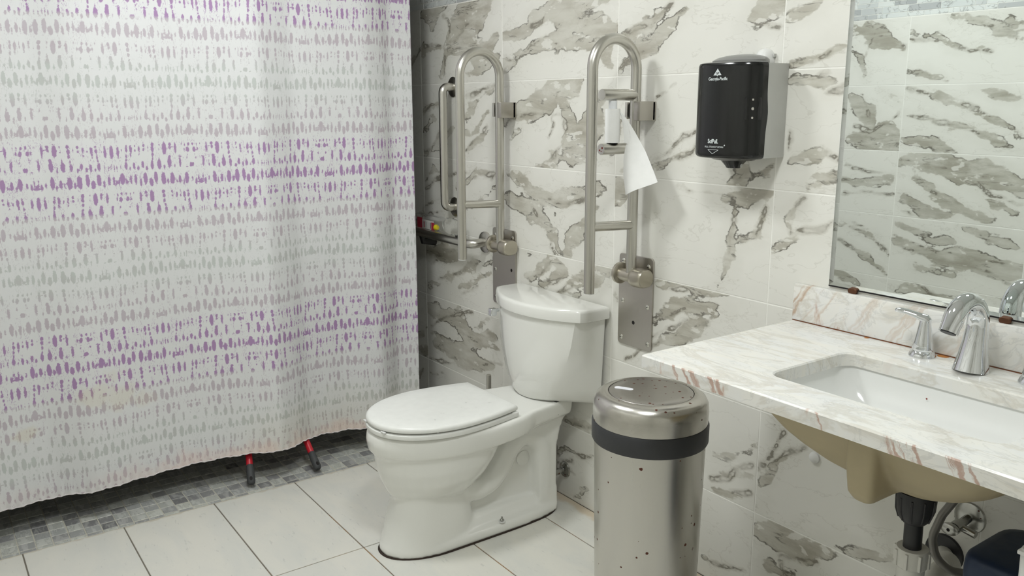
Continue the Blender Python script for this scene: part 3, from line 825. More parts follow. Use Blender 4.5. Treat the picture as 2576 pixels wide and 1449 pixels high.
ROWS = [0.0] + [0.284 + 0.305 * k for k in range(6)]       # joints up to the border band
BAND0, BAND1 = 1.809, 1.934
UPPER = [BAND1, 2.239, 2.40]

def structure(name, b, mat):
    o = box(name, b, mat, None, 0.0)
    o['kind'] = 'structure'
    return o

def border_bricks(wall, a_from, a_to, to_world):
    """the band of thin stone bricks above the tiles; each brick its own piece"""
    z = BAND0 + 0.001
    hs = [0.022, 0.031, 0.022, 0.031, 0.014]
    protos = {}
    for r, h in enumerate(hs):
        a = a_from - random.uniform(0, 0.1)
        while a < a_to:
            L = random.choice([0.05, 0.08, 0.11, 0.11, 0.15])
            s, e = max(a, a_from), min(a + L, a_to)
            if e - s > 0.01:
                key = (round(e - s, 3), h)
                if key not in protos:
                    bm = bmesh.new()
                    add_box(bm, -(e - s) / 2 + .001, (e - s) / 2 - .001, -0.004, 0.004, -h / 2 + .001, h / 2 - .001, 0.0006, 1)
                    me = bpy.data.meshes.new('border_brick')
                    bm.to_mesh(me); bm.free()
                    me.materials.append(M_BRICK)
                    protos[key] = me
                o = bpy.data.objects.new('border_brick', protos[key])
                o['seed'] = random.random()
                link(o, wall)
                o.location = Vector(to_world((s + e) / 2, z + h / 2, 0.003 + random.uniform(0, 0.0012)))
            a += L
        z += h

def tiled_wall(name, slab, cols, to_world, mat, step_for, bands_for, slope, bricks):
    wl = structure(name, slab, M_GROUT)
    wl.location = (0, 0, 0)
    zs = [(ROWS[i], ROWS[i + 1], i) for i in range(len(ROWS) - 1)] + [(UPPER[i], UPPER[i + 1], 6 + i) for i in range(2)]
    for ci in range(len(cols) - 1):
        for (z0, z1, ri) in zs:
            key, step = step_for(ci, ri)
            bb = bands_for(key)
            if bb is None:
                bb = random_veins(cols[ci], cols[ci + 1], z0, z1, slope, random.choice([1, 2, 2, 3]))
            me = tile_mesh('wall_tile', cols[ci], cols[ci + 1], z0, z1, to_world, step, *bb)
            add_tile(wl, me, mat, (ci * 1.37 + ri * 2.11) % 9.3)
    if bricks:
        border_bricks(wl, bricks[0], bricks[1], to_world)
    return wl

XB = [-1.0, -0.61, 0.0, 0.606, 1.235, 1.853, 2.463, 3.073, 3.683, 3.8]
def back_bands(k):
    if k in BACK_BANDS:
        return BACK_BANDS[k], BACK_VEINS.get(k, [])
    return None
tiled_wall('wall_back', (-1.1, 3.9, 0.0008, 0.12, 0, 2.4), XB, lambda a, b_, d: (a, d, b_), M_TILE,
           lambda c, r: ((c - 2, r), 0.011 if 1 <= c <= 6 and r < 6 else 0.05), back_bands, 32, (-0.3, 3.0))
XF = [-1.0, -0.81, -0.2, 0.41, 1.02, 1.63, 2.24, 2.85, 3.46, 3.8]
def front_bands(k):
    if k in FRONT_BANDS:
        return FRONT_BANDS[k], FRONT_VEINS.get(k, [])
    return None
tiled_wall('wall_front', (-1.1, 3.9, -2.12, -2.0008, 0, 2.4), XF, lambda a, b_, d: (a, -2.0 - d, b_), M_TILE_M,
           lambda c, r: ((c - 3, r), 0.012 if 3 <= c <= 5 else 0.05), front_bands, -28, (0.3, 2.2))
YS = [-2.0, -1.55, -0.94, -0.33, 0.0]
tiled_wall('wall_left', (-1.12, -1.0022, -2.1, 0.1, 0, 2.4), YS, lambda a, b_, d: (-1.0 - d, a, b_), M_TILE,
           lambda c, r: (None, 0.06), lambda k: None, 30, None)
tiled_wall('wall_right', (3.8022, 3.92, -2.1, 0.1, 0, 2.4), YS, lambda a, b_, d: (3.8 + d, a, b_), M_TILE,
           lambda c, r: (None, 0.06), lambda k: None, 30, None)
structure('ceiling', (-1.12, 3.92, -2.12, 0.12, 2.4, 2.5), M_CEIL)

# ------------------------------------------------------------------ floor
fl = structure('floor', (-1.12, 3.92, -2.12, 0.12, -0.12, -0.0022), M_FGROUT)
XT = [0.303, 0.912, 1.522, 2.132, 2.742, 3.352, 3.8]
YT = [0.0, -0.163, -0.469, -0.775, -1.081, -1.387, -1.693, -2.0]
for i in range(len(XT) - 1):
    for j in range(len(YT) - 1):
        bm = bmesh.new()
        dz = random.uniform(-0.0004, 0.0004)
        add_box(bm, XT[i] + .0021, XT[i + 1] - .0021, YT[j + 1] + .0021, YT[j] - .0021, -0.012, dz, 0.0009, 1)
        o = bm_build('floor_tile', bm, M_FLOOR, fl, (0, 0, 0), None)
        o['seed'] = random.uniform(0, 9)
# shower floor: 5 cm grey marble mosaic
bed = box('mosaic_bed', (-1.0, 0.3015, -2.0, 0.0, -0.010, -0.0014), M_MGROUT, fl, 0.0, origin=(0, 0, 0))
def square(sx, sy):
    bm = bmesh.new()
    add_box(bm, -sx / 2, sx / 2, -sy / 2, sy / 2, -0.006, 0.0, 0.0008, 1)
    me = bpy.data.meshes.new('mosaic_tile')
    bm.to_mesh(me); bm.free()
    me.materials.append(M_MOSAIC)
    return me
sq = square(0.0468, 0.0468)
st = square(0.0145, 0.0468)
restV, restF = [], []
for j in range(40):
    for i in range(-1, 25):
        y = -0.025 - j * 0.05
        x = 0.2935 if i < 0 else 0.2585 - i * 0.05
        if i < 6:
            o = bpy.data.objects.new('mosaic_tile', st if i < 0 else sq)
            o['seed'] = random.random()
            link(o, fl)
            o.location = (x + random.uniform(-.0006, .0006), y + random.uniform(-.0006, .0006), random.uniform(-.0007, .0004))
        else:
            b0 = len(restV)
            h = 0.0234
            for zz, k in ((-0.006, 1.0), (-0.0008, 1.0), (0.0, 0.96)):
                restV += [(x - h * k, y - h * k, zz), (x + h * k, y - h * k, zz), (x + h * k, y + h * k, zz), (x - h * k, y + h * k, zz)]
            for s in (0, 4):
                for q in range(4):
                    restF.append([b0 + s + q, b0 + s + (q + 1) % 4, b0 + s + 4 + (q + 1) % 4, b0 + s + 4 + q])
            restF.append([b0 + 8, b0 + 9, b0 + 10, b0 + 11])
o = build('mosaic_field', restV, restF, M_MOSAIC, fl, (0, 0, 0), None)
o['kind'] = 'stuff'
o['seed'] = 0.45

# ------------------------------------------------------------------ shower curtain
PROF = np.array([(-1.994, 0.191), (-1.898, 0.21), (-1.735, 0.181), (-1.562, 0.162), (-1.438, 0.201), (-1.322, 0.181), (-1.217, 0.172), (-1.083, 0.177), (-0.92, 0.21), (-0.795, 0.258),
                 (-0.713, 0.22), (-0.651, 0.177), (-0.593, 0.167), (-0.493, 0.172), (-0.421, 0.201), (-0.344, 0.234), (-0.286, 0.205), (-0.243, 0.172), (-0.191, 0.186), (-0.16, 0.205)])
TOP = np.array([(-1.994, 0.201), (-1.802, 0.215), (-1.61, 0.191), (-1.486, 0.177), (-1.38, 0.205), (-1.179, 0.205), (-1.035, 0.196), (-0.881, 0.215), (-0.785, 0.234), (-0.704, 0.205),
                (-0.651, 0.186), (-0.555, 0.196), (-0.459, 0.205), (-0.363, 0.224), (-0.296, 0.21), (-0.248, 0.186), (-0.191, 0.196), (-0.16, 0.205)])
def smooth_curve(tab, ys):
    v = np.interp(ys, tab[:, 0], tab[:, 1])
    k = np.hanning(19); k /= k.sum()
    return np.convolve(np.pad(v, 9, mode='edge'), k, mode='valid')
NY = 480
ys = np.linspace(-1.984, -0.160, NY)
xb, xt = smooth_curve(PROF, ys), smooth_curve(TOP, ys)
zs = np.concatenate([np.arange(0.113, 1.90, 0.0041), np.linspace(1.92, 2.385, 10)])
h = np.clip((zs - 0.115) / 1.5, 0, 1)
h = h * h * (3 - 2 * h)
X = xb[None, :] * (1 - h)[:, None] + xt[None, :] * h[:, None]
hemw = 0.004 * np.sin(ys * 210) * np.exp(-(zs[:, None] - 0.113) / 0.02)
X = X + hemw
X = X + 0.004 * np.sin(ys[None, :] * 9 + zs[:, None] * 2.2) * np.clip(1.3 - zs[:, None], 0, 1)
U = np.concatenate([[0], np.cumsum(np.hypot(np.diff(ys), np.diff(xb)))])
U = U - U[-1] - 0.160              # arc length, so the print squeezes in the folds
ZZ = np.repeat(zs[:, None], NY, 1)
hem = 0.006 * np.sin(ys * 5.0) + 0.002 * np.sin(ys * 61)
Pz = ZZ + hem[None, :] * np.clip(1 - (ZZ - 0.113) / 0.3, 0, 1)
# print rows: row 0 is the purple blot row at z = 1.178
row = np.where(ZZ > 1.178, (1.178 - ZZ) / 0.1612, (1.178 - ZZ) / 0.1540)
k0 = np.floor(row + 0.145)
vv = (row - k0) * 622.0             # 622 print units per row
offs = {-4: -1.246, -3: -1.398, -2: -1.53, -1: -1.092, 0: -1.322, 1: -0.872, 2: -1.15, 3: -0.977, 4: -1.447, 5: -1.15, 6: -1.332, 7: -1.035, -5: -0.939, -6: -1.227, -7: -1.322, -8: -1.131}
off = np.vectorize(lambda k: offs.get(int(k), -1.0))(k0)
uu = np.abs(((np.repeat(U[None, :], len(zs), 0) - off) / 0.000238 + 1080.0) % 2160.0 - 1080.0)
BLOTS = [(0, -5, 74, 130), (46, 24, 22, 76), (74, 30, 26, 44), (112, 4, 34, 104), (60, 48, 50, 16), (90, 56, 14, 20),
         (175, 6, 40, 120), (242, 46, 35, 90), (305, -5, 60, 140), (382, 48, 62, 100), (449, -8, 57, 150), (552, 10, 70, 150), (612, 50, 35, 75),
         (675, 18, 70, 140), (734, 56, 20, 70), (780, 30, 45, 100), (834, 64, 25, 75), (882, 14, 60, 140), (962, 32, 25, 60), (1016, 64, 36, 84),
         (1052, 18, 22, 90), (1080, 60, 46, 56), (1058, 76, 56, 26)]
BEADS = [(295, 185, 42, 42), (300, 232, 34, 38), (222, 240, 35, 130), (262, 222, 60, 9), (375, 240, 66, 140), (442, 188, 20, 28), (446, 246, 16, 30),
         (535, 188, 50, 46), (540, 246, 46, 54), (540, 312, 36, 50), (548, 374, 30, 34), (556, 446, 46, 96),
         (598, 215, 14, 26), (600, 250, 10, 30), (655, 196, 30, 36), (658, 250, 30, 30), (718, 242, 30, 80), (722, 306, 20, 22), (770, 196, 12, 30), (772, 254, 22, 36),
         (826, 240, 40, 86), (832, 308, 26, 50), (880, 196, 26, 36), (884, 250, 36, 56), (892, 324, 30, 50), (898, 378, 26, 34), (904, 446, 46, 92),
         (950, 250, 10, 40), (998, 268, 38, 130), (1078, 268, 52, 140),
         (30, 190, 34, 36), (45, 262, 48, 60), (-10, 250, 20, 40), (85, 196, 18, 40), (92, 260, 26, 46), (130, 190, 14, 28), (55, 330, 12, 26), (62, 370, 22, 26),
         (166, 410, 36, 130), (166, 352, 66, 8), (246, 470, 20, 46), (316, 424, 60, 118), (310, 352, 46, 40), (388, 476, 28, 60), (458, 440, 62, 112), (456, 366, 20, 70),
         (632, 486, 36, 50), (682, 442, 42, 76), (744, 478, 32, 54), (798, 456, 38, 86), (856, 482, 22, 40), (974, 466, 18, 60), (1026, 470, 20, 60), (1062, 462, 18, 70),
         (12, 462, 44, 50), (70, 486, 30, 12)]
sd = np.full(uu.shape, 60.0)
for (a, b_, w_, h_) in BLOTS + BEADS:
    w_, h_ = w_ * 0.92, h_ * 1.2
    e = (np.sqrt(((uu - a) / (w_ / 2)) ** 2 + ((vv - b_) / (h_ / 2)) ** 2) - 1) * min(w_, h_) / 2
    sd = np.minimum(sd, e)
sd = sd * 0.000245
nz = len(zs)
P = np.stack([X, np.repeat(ys[None, :], nz, 0), Pz], -1).reshape(-1, 3)
back = P.copy()
org = np.array((0.2, -1.0, 0.113))
idx = np.arange(nz * NY).reshape(nz, NY)
quads = np.stack([idx[:-1, :-1], idx[:-1, 1:], idx[1:, 1:], idx[1:, :-1]], -1).reshape(-1, 4)
me = bpy.data.meshes.new('shower_curtain')
me.vertices.add(len(P)); me.vertices.foreach_set('co', (P - org).ravel().astype(np.float32))
me.loops.add(quads.size); me.loops.foreach_set('vertex_index', quads.ravel().astype(np.int32))
me.polygons.add(len(quads)); me.polygons.foreach_set('loop_start', (np.arange(len(quads)) * 4).astype(np.int32))
me.update(calc_edges=True)
me.polygons.foreach_set('use_smooth', [True] * len(quads))
for nm, f in (('print_sdf', sd), ('print_row', row)):
    at = me.attributes.new(nm, 'FLOAT', 'POINT')
    at.data.foreach_set('value', f.ravel().astype(np.float32))
me.materials.append(M_CURTAIN)
curtain = bpy.data.objects.new('shower_curtain', me)
link(curtain)
curtain.location = org
ORG[curtain.name] = Vector(org)
tag(curtain, 'white cloth shower curtain printed with rows of purple and grey blots', 'curtain')
# the rolled hem along the lower edge
V, F = [], []
add_tube(V, F, [Vector((X[0, i], ys[i], Pz[0, i] - 0.0005)) for i in range(0, NY, 3)], 0.0022, 6)
build('hem', V, F, plain('hem_cloth', (0.74, 0.70, 0.70), 0.8), curtain)

# ------------------------------------------------------------------ fold-up grab bars
def fold_bar(px, X, label, pegs, screws, rust):
    t = thing('fold_up_grab_bar', label, 'grab bar', (px, 0.0, 0.655), 'fold-up grab bars beside the toilet')
    loop = [(x, z) for x, z in rrect(px - .077, px + .077, .655, .953, .012)]
    loft('mount_plate', [[(x, -0.0005, z) for x, z in loop], [(x, -0.0052, z) for x, z in loop],
                         [(px + (x - px) * .987, -0.006, .804 + (z - .804) * .993) for x, z in loop]], M_PLATE, t, smooth=30)
    for (dx, z) in screws:
        sc = lathe('screw', [(0.0, 0.0), (0.0085, 0.0), (0.0085, 0.0012), (0.0062, 0.003), (0.0, 0.0038)], (px + dx, -0.0055, z), M_SCREW, t, 'Y', 14, -1)
        box('screw_slot', (px + dx - .003, px + dx + .003, -0.0099, -0.0088, z - .0008, z + .0008), M_DARKHOLE, sc, 0.0)
    for (dx, z) in rust:
        lathe('rusty_hole', [(0.0, 0.0), (0.0072, 0.0), (0.005, 0.0006), (0.0, 0.0008)], (px + dx, -0.0058, z), M_DARKHOLE, t, 'Y', 12, -1)
        lathe('rust_stain', [(0.0, 0.0), (0.0095, 0.0), (0.0, 0.0004)], (px + dx - .001, -0.0056, z - .003), M_RUSTRED, t, 'Y', 12, -1)
    Yw, Yo, zp = -0.045, -0.215, 0.902
    # loop of tube: wall arm, half circle, outer arm
    R = (Yw - Yo) / 2
    zc = 1.605 - R
    path = [(X, Yw, zp), (X, Yw, 1.2), (X, Yw, zc - .03), (X, Yw, zc)]
    for k in range(1, 24):
        a = math.pi * k / 24
        path.append((X, (Yw + Yo) / 2 + R * math.cos(a), zc + R * math.sin(a)))
    path += [(X, Yo, zc), (X, Yo, zc - .03), (X, Yo, 1.1), (X, Yo, 0.8635)]
    tube('tube_loop', path, 0.016, M_STEEL, t, 22)
    lathe('end_cap', [(0.0, 0.0), (0.0158, 0.0), (0.0158, 0.002), (0.0, 0.002)], (X, Yo, 0.8612), M_WHITEPL, t, 'Z', 22)
    tube('cross_brace', [(X, Yo, 1.064), (X, Yw, 1.057)], 0.0145, M_STEEL, t, 18)
    # pivot: collar, axle tube, housing block
    lathe('pivot_collar', [(0.0, 0.0), (0.030, 0.0), (0.034, 0.003), (0.034, 0.012), (0.028, 0.016), (0.0, 0.016)], (X - .060, Yw + .004, zp - .004), M_PIVOT, t, 'X', 30)
    tube('pivot_axle', [(X - .046, Yw, zp - .006), (X + .02, Yw, zp - .006)], 0.0195, M_PIVOT, t, 22)
    V = []
    sec = []
    for x, k in ((X + .010, .86), (X + .016, .97), (X + .026, 1.0), (X + .052, 1.0), (X + .060, .95), (X + .063, .86)):
        ring = rrect(-.072, -.0062, -.030, .027, .024, 5)
        cy, cz = -.039, 0.0
        sec.append([(x, cy + (a - cy) * k, zp - .006 + b_ * k) for a, b_ in ring])
    loft('pivot_housing', sec, M_PIVOT, t, smooth=40)
    # lock clip that holds the folded arm to the wall
    zc1, zc0 = 1.428, 1.372
    c = box('lock_clip', (X + .0165, X + .043, -0.068, -0.004, zc0, zc1), M_PLATE, t, 0.002)
    box('clip_jaw', (X - .040, X - .030, -0.050, -0.012, zc0 + .004, zc1 - .002), M_STEEL, c, 0.0015)
    box('clip_pad', (X - .0305, X - .0165, -0.040, -0.020, zc0 + .006, zc1 - .004), M_BLACK, c, 0.001)
    box('clip_back', (X - .040, X + .043, -0.014, 0.0, zc0, zc1), M_PLATE, c, 0.0015)
    if pegs:
        for z, m_ in ((1.447, None), (1.2905, 'rust')):
            tube('roll_peg', [(X - .001, Yw - .004, z), (X - .001, -0.176, z), (X - .001, -0.178, z)], [0.0165, 0.0165, 0.0155], M_STEEL, t, 22)
        for dx, dz, r in ((.005, .004, .0035), (-.006, -.003, .003), (.001, -.006, .002)):
            lathe('rust_spot', [(0.0, 0.0), (r, 0.0), (0.0, 0.0004)], (X + dx, -0.1782, 1.2905 + dz), M_RUSTRED, t, 'Y', 8, -1)
    return t

fold_bar(0.619, 0.652, 'folded-up steel grab bar without pegs, nearer the shower curtain', False,
         [(.057, .925), (-.057, .790), (-.057, .680), (.057, .680), (-.057, .925)], [(.050, .800)])
fold_bar(1.349, 1.368, 'folded-up steel grab bar with two pegs holding toilet paper', True,
         [(.057, .925), (-.057, .930), (-.057, .800), (.057, .797), (-.060, .677), (.062, .677)], [(-.005, .735)])

# ------------------------------------------------------------------ toilet paper between the pegs
t = thing('toilet_paper_roll', 'almost used-up roll of white toilet paper on the bar pegs', 'toilet paper', (1.367, -0.134, 1.307))
lathe('spindle', [(0.0, 1.3072), (0.013, 1.3072), (0.0125, 1.40), (0.0125, 1.4302), (0.0, 1.4302)], (1.367, -0.134, 0), M_CORE, t, seg=20)
V, F = [], []
prof = [(0.0131, 1.3085), (0.0215, 1.3085), (0.0222, 1.312), (0.0219, 1.36), (0.0223, 1.402), (0.0215, 1.4065), (0.0131, 1.4065), (0.0131, 1.3085)]
lathe('paper', prof, (1.367, -0.134, 0), M_PAPER, t, seg=28)
lathe('core_ring', [(0.0132, 1.3066), (0.0165, 1.3066), (0.0165, 1.3084), (0.0132, 1.3084)], (1.367, -0.134, 0), M_BLACK, t, seg=20)
# loose tail: leaves the roll on its far side, folds and hangs
rows = [  # (left x, y, z), (right x, y, z)
    ((1.384, -.121, 1.405), (1.384, -.121, 1.310)),
]
A = [Vector(p) for p in ((1.382, -.120, 1.402), (1.392, -.112, 1.385), (1.402, -.106, 1.360), (1.409, -.103, 1.325), (1.400, -.110, 1.300), (1.394, -.112, 1.265), (1.395, -.112, 1.215), (1.405, -.110, 1.155))]
Bp = [Vector(p) for p in ((1.383, -.119, 1.400), (1.400, -.106, 1.374), (1.420, -.096, 1.340), (1.436, -.090, 1.312), (1.455, -.088, 1.285), (1.475, -.090, 1.255), (1.495, -.092, 1.225), (1.512, -.096, 1.200))]
V, F = [], []
n = 8
for i in range(len(A)):
    for k in range(n + 1):
        s = k / n
        p = A[i].lerp(Bp[i], s)
        p.y -= 0.010 * math.sin(s * math.pi * 1.5) * (i / 7)
        V.append(p)
for i in range(len(A) - 1):
    for k in range(n):
        a = i * (n + 1) + k
        F.append([a, a + 1, a + n + 2, a + n + 1])
m = len(V)
V += [Vector(p) + Vector((0.0, 0.0006, 0)) for p in V]
F += [[m + i for i in f][::-1] for f in F]
build('loose_tail', V, F, M_PAPER, t, None, 60)
V, F = [], []
C = [Vector(p) for p in ((1.381, -.1215, 1.402), (1.387, -.1175, 1.38), (1.393, -.115, 1.35), (1.398, -.114, 1.31))]
D = [Vector(p) for p in ((1.383, -.120, 1.400), (1.396, -.110, 1.38), (1.408, -.1045, 1.35), (1.412, -.102, 1.303))]
for c, d in zip(C, D):
    V += [c, c.lerp(d, .5) + Vector((.002, -.003, 0)), d]
for i in range(3):
    for k in range(2):
        a = i * 3 + k
        F.append([a, a + 1, a + 4, a + 3])
m = len(V)
V += [Vector(p) + Vector((0.0, 0.0006, 0)) for p in V]
F += [[m + i for i in f][::-1] for f in F]
build('folded_sheet', V, F, M_PAPER, t, None, 60)

# ------------------------------------------------------------------ fixed grab bars in the shower corner
t = thing('wall_grab_bar', 'vertical steel grab bar fixed to the wall beside the curtain', 'grab bar', (0.26, 0, 1.0), 'fixed shower grab bars')
tube('bar', fillet([(.26, -.004, 1.490), (.26, -.052, 1.490), (.26, -.052, 1.005), (.26, -.004, 1.005)], .042, 8), 0.0165, M_STEEL, t, 20)
for z in (1.490, 1.005):
    lathe('flange', [(0.0, 0.0), (.040, 0.0), (.040, .004), (.030, .009), (0.0, .009)], (.26, -.0002, z), M_STEEL, t, 'Y', 28, -1)
t = thing('wall_grab_bar', 'horizontal steel grab bar running behind the shower curtain', 'grab bar', (0.0, 0, 0.88), 'fixed shower grab bars')
tube('bar', fillet([(-.55, -.004, .882), (-.55, -.066, .882), (.487, -.066, .882), (.487, -.012, .886)], .05, 9), 0.0180, M_STEEL, t, 20)
for x in (.487, -.55):
    lathe('flange', [(0.0, 0.0), (.042, 0.0), (.042, .008), (.032, .012), (0.0, .012)], (x, -.0002, .886), M_STEEL, t, 'Y', 30, -1)
V, F = [], []
add_tube(V, F, [(.085, -.066, .872), (.085, -.060, .845), (.085, -.001, .838)], [.012, .014, .018], 12)
build('support_bracket', V, F, M_BLACK, t)

# packets lying on that bar against the wall
t = thing('plastic_packet', 'clear packet with red and white card and yellow end on the horizontal bar', 'packet', (0.12, -.045, .9))
R_ = [(x, z) for x, z in rrect(-.005, .215, .8995, .958, .015, 4)]
loft('clear_sleeve', [[(x, -.052, z) for x, z in R_], [(x, -.022, z - .0) for x, z in R_]], M_CLEAR, t)
box('card', (.055, .170, -.0545, -.0535, .9000, .938), M_WHITECARD, t, 0.0)
for x0, x1, z1 in ((.030, .072, .945), (.150, .176, .932)):
    box('red_panel', (x0, x1, -.0552, -.0547, .9002, z1), M_REDCARD, t, 0.0)
for x0, w_ in ((.086, .006), (.104, .004), (.112, .004), (.128, .004), (.140, .005)):
    box('print_mark', (x0, x0 + w_, -.0551, -.0547, .904, .930), M_BLACK if w_ == .005 else M_REDCARD if w_ == .006 else M_GREYPL, t, 0.0)
lathe('yellow_end', [(0.0, 0.0), (.0125, 0.0), (.013, .006), (.009, .016), (0.0, .018)], (.180, -.050, .9140), M_YELLOW, t, 'X', 16)
t = thing('plastic_wrapper', 'crumpled clear plastic wrapper beside the yellow packet end', 'wrapper', (0.32, -.045, .9))
sec = []
for x, r in ((.255, .018), (.262, .030), (.30, .034), (.345, .031), (.375, .034), (.380, .020)):
    sec.append([(x + .006 * math.sin(k * 2.1), -.046 + r * .72 * math.cos(2 * math.pi * k / 12), .931 + r * math.sin(2 * math.pi * k / 12) * (1 + .12 * math.sin(k * 3.3 + x * 90))) for k in range(12)])
loft('wrapper_skin', sec, M_CLEAR, t)
box('wrapper_tab', (.372, .384, -.074, -.066, .8990, .905), M_BLACK, t, 0.001)

# ------------------------------------------------------------------ toilet
TX = 0.985
toilet = thing('toilet', 'white two-piece toilet with closed elongated seat lid', 'toilet', (TX, -0.38, 0.0))
def egg(front, back, hw, yc, n=48, p_front=2.0, p_back=2.6):
    """elongated outline, x half-width hw, from y=front (nearest the room) to y=back"""
    out = []
    for k in range(n):
        a = 2 * math.pi * k / n
        c, s = math.cos(a), math.sin(a)
        if s < 0:
            e = 2 / p_front
            x = hw * math.copysign(abs(c) ** e, c); y = yc + (yc - front) * -abs(s) ** e
        else:
            e = 2 / p_back
            x = hw * math.copysign(abs(c) ** e, c); y = yc + (back - yc) * abs(s) ** e
        out.append((x, y))
    return out
def shell(V, F, sections):
    n = len(sections[0]); b0 = len(V)
    for s in sections: V.extend([Vector(p) for p in s])
    for i in range(len(sections) - 1):
        for k in range(n):
            a = b0 + i * n + k; b_ = b0 + i * n + (k + 1) % n
            F.append([a, b_, b_ + n, a + n])
    F.append([b0 + k for k in range(n)][::-1])
    F.append([b0 + (len(sections) - 1) * n + k for k in range(n)])
def at(o2, z): return [(TX + x, y, z) for x, y in o2]
V, F = [], []
# rim band and bowl
shell(V, F, [at(egg(-.690, -.45, .085, -.55), .170), at(egg(-.715, -.415, .120, -.55), .205), at(egg(-.732, -.380, .146, -.54), .245), at(egg(-.744, -.350, .162, -.53), .290),
             at(egg(-.750, -.325, .168, -.51), .335), at(egg(-.756, -.300, .172, -.50), .345), at(egg(-.768, -.17, .184, -.49), .354), at(egg(-.773, -.16, .188, -.49), .385), at(egg(-.768, -.155, .186, -.49), .412), at(egg(-.755, -.15, .178, -.49), .420)])
# deck under the tank
def deck(y0, y1, hw0, hw1): return [(-hw0, y0), (hw0, y0), (hw1, y1), (-hw1, y1)]
shell(V, F, [at(deck(-.34, -.06, .110, .070), .335), at(deck(-.40, -.045, .165, .105), .366), at(deck(-.40, -.045, .172, .112), .412), at(deck(-.40, -.05, .170, .110), .421)])
# pedestal column under the front of the bowl
ped = []
for z, fr, bk, hw in ((0.0, -.742, -.40, .110), (.020, -.742, -.40, .110), (.034, -.738, -.41, .106), (.06, -.730, -.42, .103), (.12, -.714, -.43, .098), (.17, -.700, -.43, .097), (.21, -.695, -.42, .102), (.25, -.70, -.40, .112)):
    ped.append(at(egg(fr, bk, hw, -.60, p_front=2.1, p_back=3.0), z))
shell(V, F, ped)
# thin web behind it, upright below the tank, sloping ledge down to the foot
shell(V, F, [at(deck(-.47, -.10, .042, .042), .02), at(deck(-.47, -.10, .038, .038), .20), at(deck(-.42, -.085, .042, .050), .36)])
shell(V, F, [at(deck(-.175, -.090, .088, .090), .02), at(deck(-.165, -.092, .080, .084), .10), at(deck(-.155, -.090, .076, .080), .24), at(deck(-.19, -.075, .078, .084), .31), at(deck(-.24, -.055, .090, .088), .38)])
shell(V, F, [at(deck(-.52, -.10, .112, .100), .01), at(deck(-.52, -.10, .106, .094), .032), at(deck(-.50, -.12, .082, .066), .058), at(deck(-.48, -.13, .060, .055), .075)])
# trapway bulging on both sides
for sx in (-1, 1):
    trap = [(TX + sx * .042, y, z) for y, z in ((-.52, .200), (-.46, .165), (-.405, .155), (-.355, .170), (-.312, .215), (-.282, .270), (-.235, .308), (-.180, .300), (-.142, .250), (-.132, .17), (-.135, .06))]
    add_tube(V, F, fillet(trap, .05, 4), 0.044, 14, True)
base_flange = [at(egg(-.745, -.086, .118, -.55, p_front=2.1, p_back=5.0), 0.0), at(egg(-.745, -.086, .118, -.55, p_front=2.1, p_back=5.0), .022), at(egg(-.735, -.092, .106, -.55, p_front=2.1, p_back=5.0), .036)]
shell(V, F, base_flange)
bowl = build('bowl', V, F, M_PORC, toilet, None, None)
remeshed(bowl, 0.006, 7, 0.5)
# widen the trapway bulge look: side cap and bolts
cap = lathe('side_plug', [(0.0, -.003), (.026, -.003), (.027, .002), (.022, .004), (0.0, .005)], (TX + .041, -.212, .212), M_PORC, toilet, 'X', 26)
for sx in (1, -1):
    lathe('bolt_washer', [(0.0, 0.0), (.012, 0.0), (.011, .003), (0.0, .003)], (TX + sx * .103, -.345, .036), M_WHITEPL, toilet, 'Z', 16)
    lathe('floor_bolt', [(0.0, 0.0), (.0075, 0.0), (.0075, .006), (.004, .007), (.0035, .015), (0.0, .016)], (TX + sx * .103, -.345, .0385), M_OLDCHROME, toilet, 'Z', 6)
# caulk line round the foot
o2 = egg(-.750, -.084, .122, -.55, p_front=2.1, p_back=5.0)
loft('caulk_line', [at(o2, 0.0006), at([(x * .99, -.42 + (y + .42) * .995) for x, y in o2], .0042)], M_CAULK, toilet)
# seat ring, seat lid
def seat_outline(front, back, hw, hb, n=40):
    out = []
    for k in range(n + 1):
        a = math.pi + math.pi * k / n
        c, s = math.cos(a), math.sin(a)
        out.append((hw * math.copysign(abs(c) ** (2 / 2.15), c), -.525 + (-.525 - front) * -abs(s) ** (2 / 2.0)))
    # sides closing towards the hinge end
    for k in range(1, 7):
        s = k / 6
        out.append((hw + (hb - hw) * s ** 1.7, -.525 + (back + .525) * s))
    for k in range(6, 0, -1):
        s = k / 6
        out.append((-(hw + (hb - hw) * s ** 1.7), -.525 + (back + .525) * s))
    return out
def grow(o2, d):
    cx, cy = 0.0, -.53
    return [(x * (1 + d / .185), cy + (y - cy) * (1 + d / .23)) for x, y in o2]
so = seat_outline(-.768, -.318, .187, .155)
loft('seat_ring', [at(grow(so, -.006), .4205), at(grow(so, -.001), .4225), at(so, .4275), at(grow(so, -.001), .4345), at(grow(so, -.006), .4375)], M_SEAT, toilet, smooth=45)
lo = seat_outline(-.766, -.312, .186, .150)
loft('seat_lid', [at(grow(lo, -.008), .4415), at(grow(lo, -.001), .4440), at(lo, .4495), at(grow(lo, -.001), .4550), at(grow(lo, -.005), .4590), at(grow(lo, -.011), .4612), at(grow(lo, -.05), .4630), at(grow(lo, -.13), .4640)], M_SEAT, toilet, smooth=45)
for dx in (-.075, .075):
    h1 = box('seat_hinge', (TX + dx - .022, TX + dx + .022, -.318, -.288, .4205, .442), M_SEAT, toilet, .006, 3)
box('seat_hinge', (TX + .125, TX + .158, -.338, -.312, .4205, .440), M_SEAT, toilet, .005, 3)
for dx, dy in ((.06, -.755), (-.06, -.755), (.15, -.62)):
    box('seat_bumper', (TX + dx - .012, TX + dx + .012, dy - .004, dy + .004, .4373, .4418), M_WHITEPL, toilet, .001)
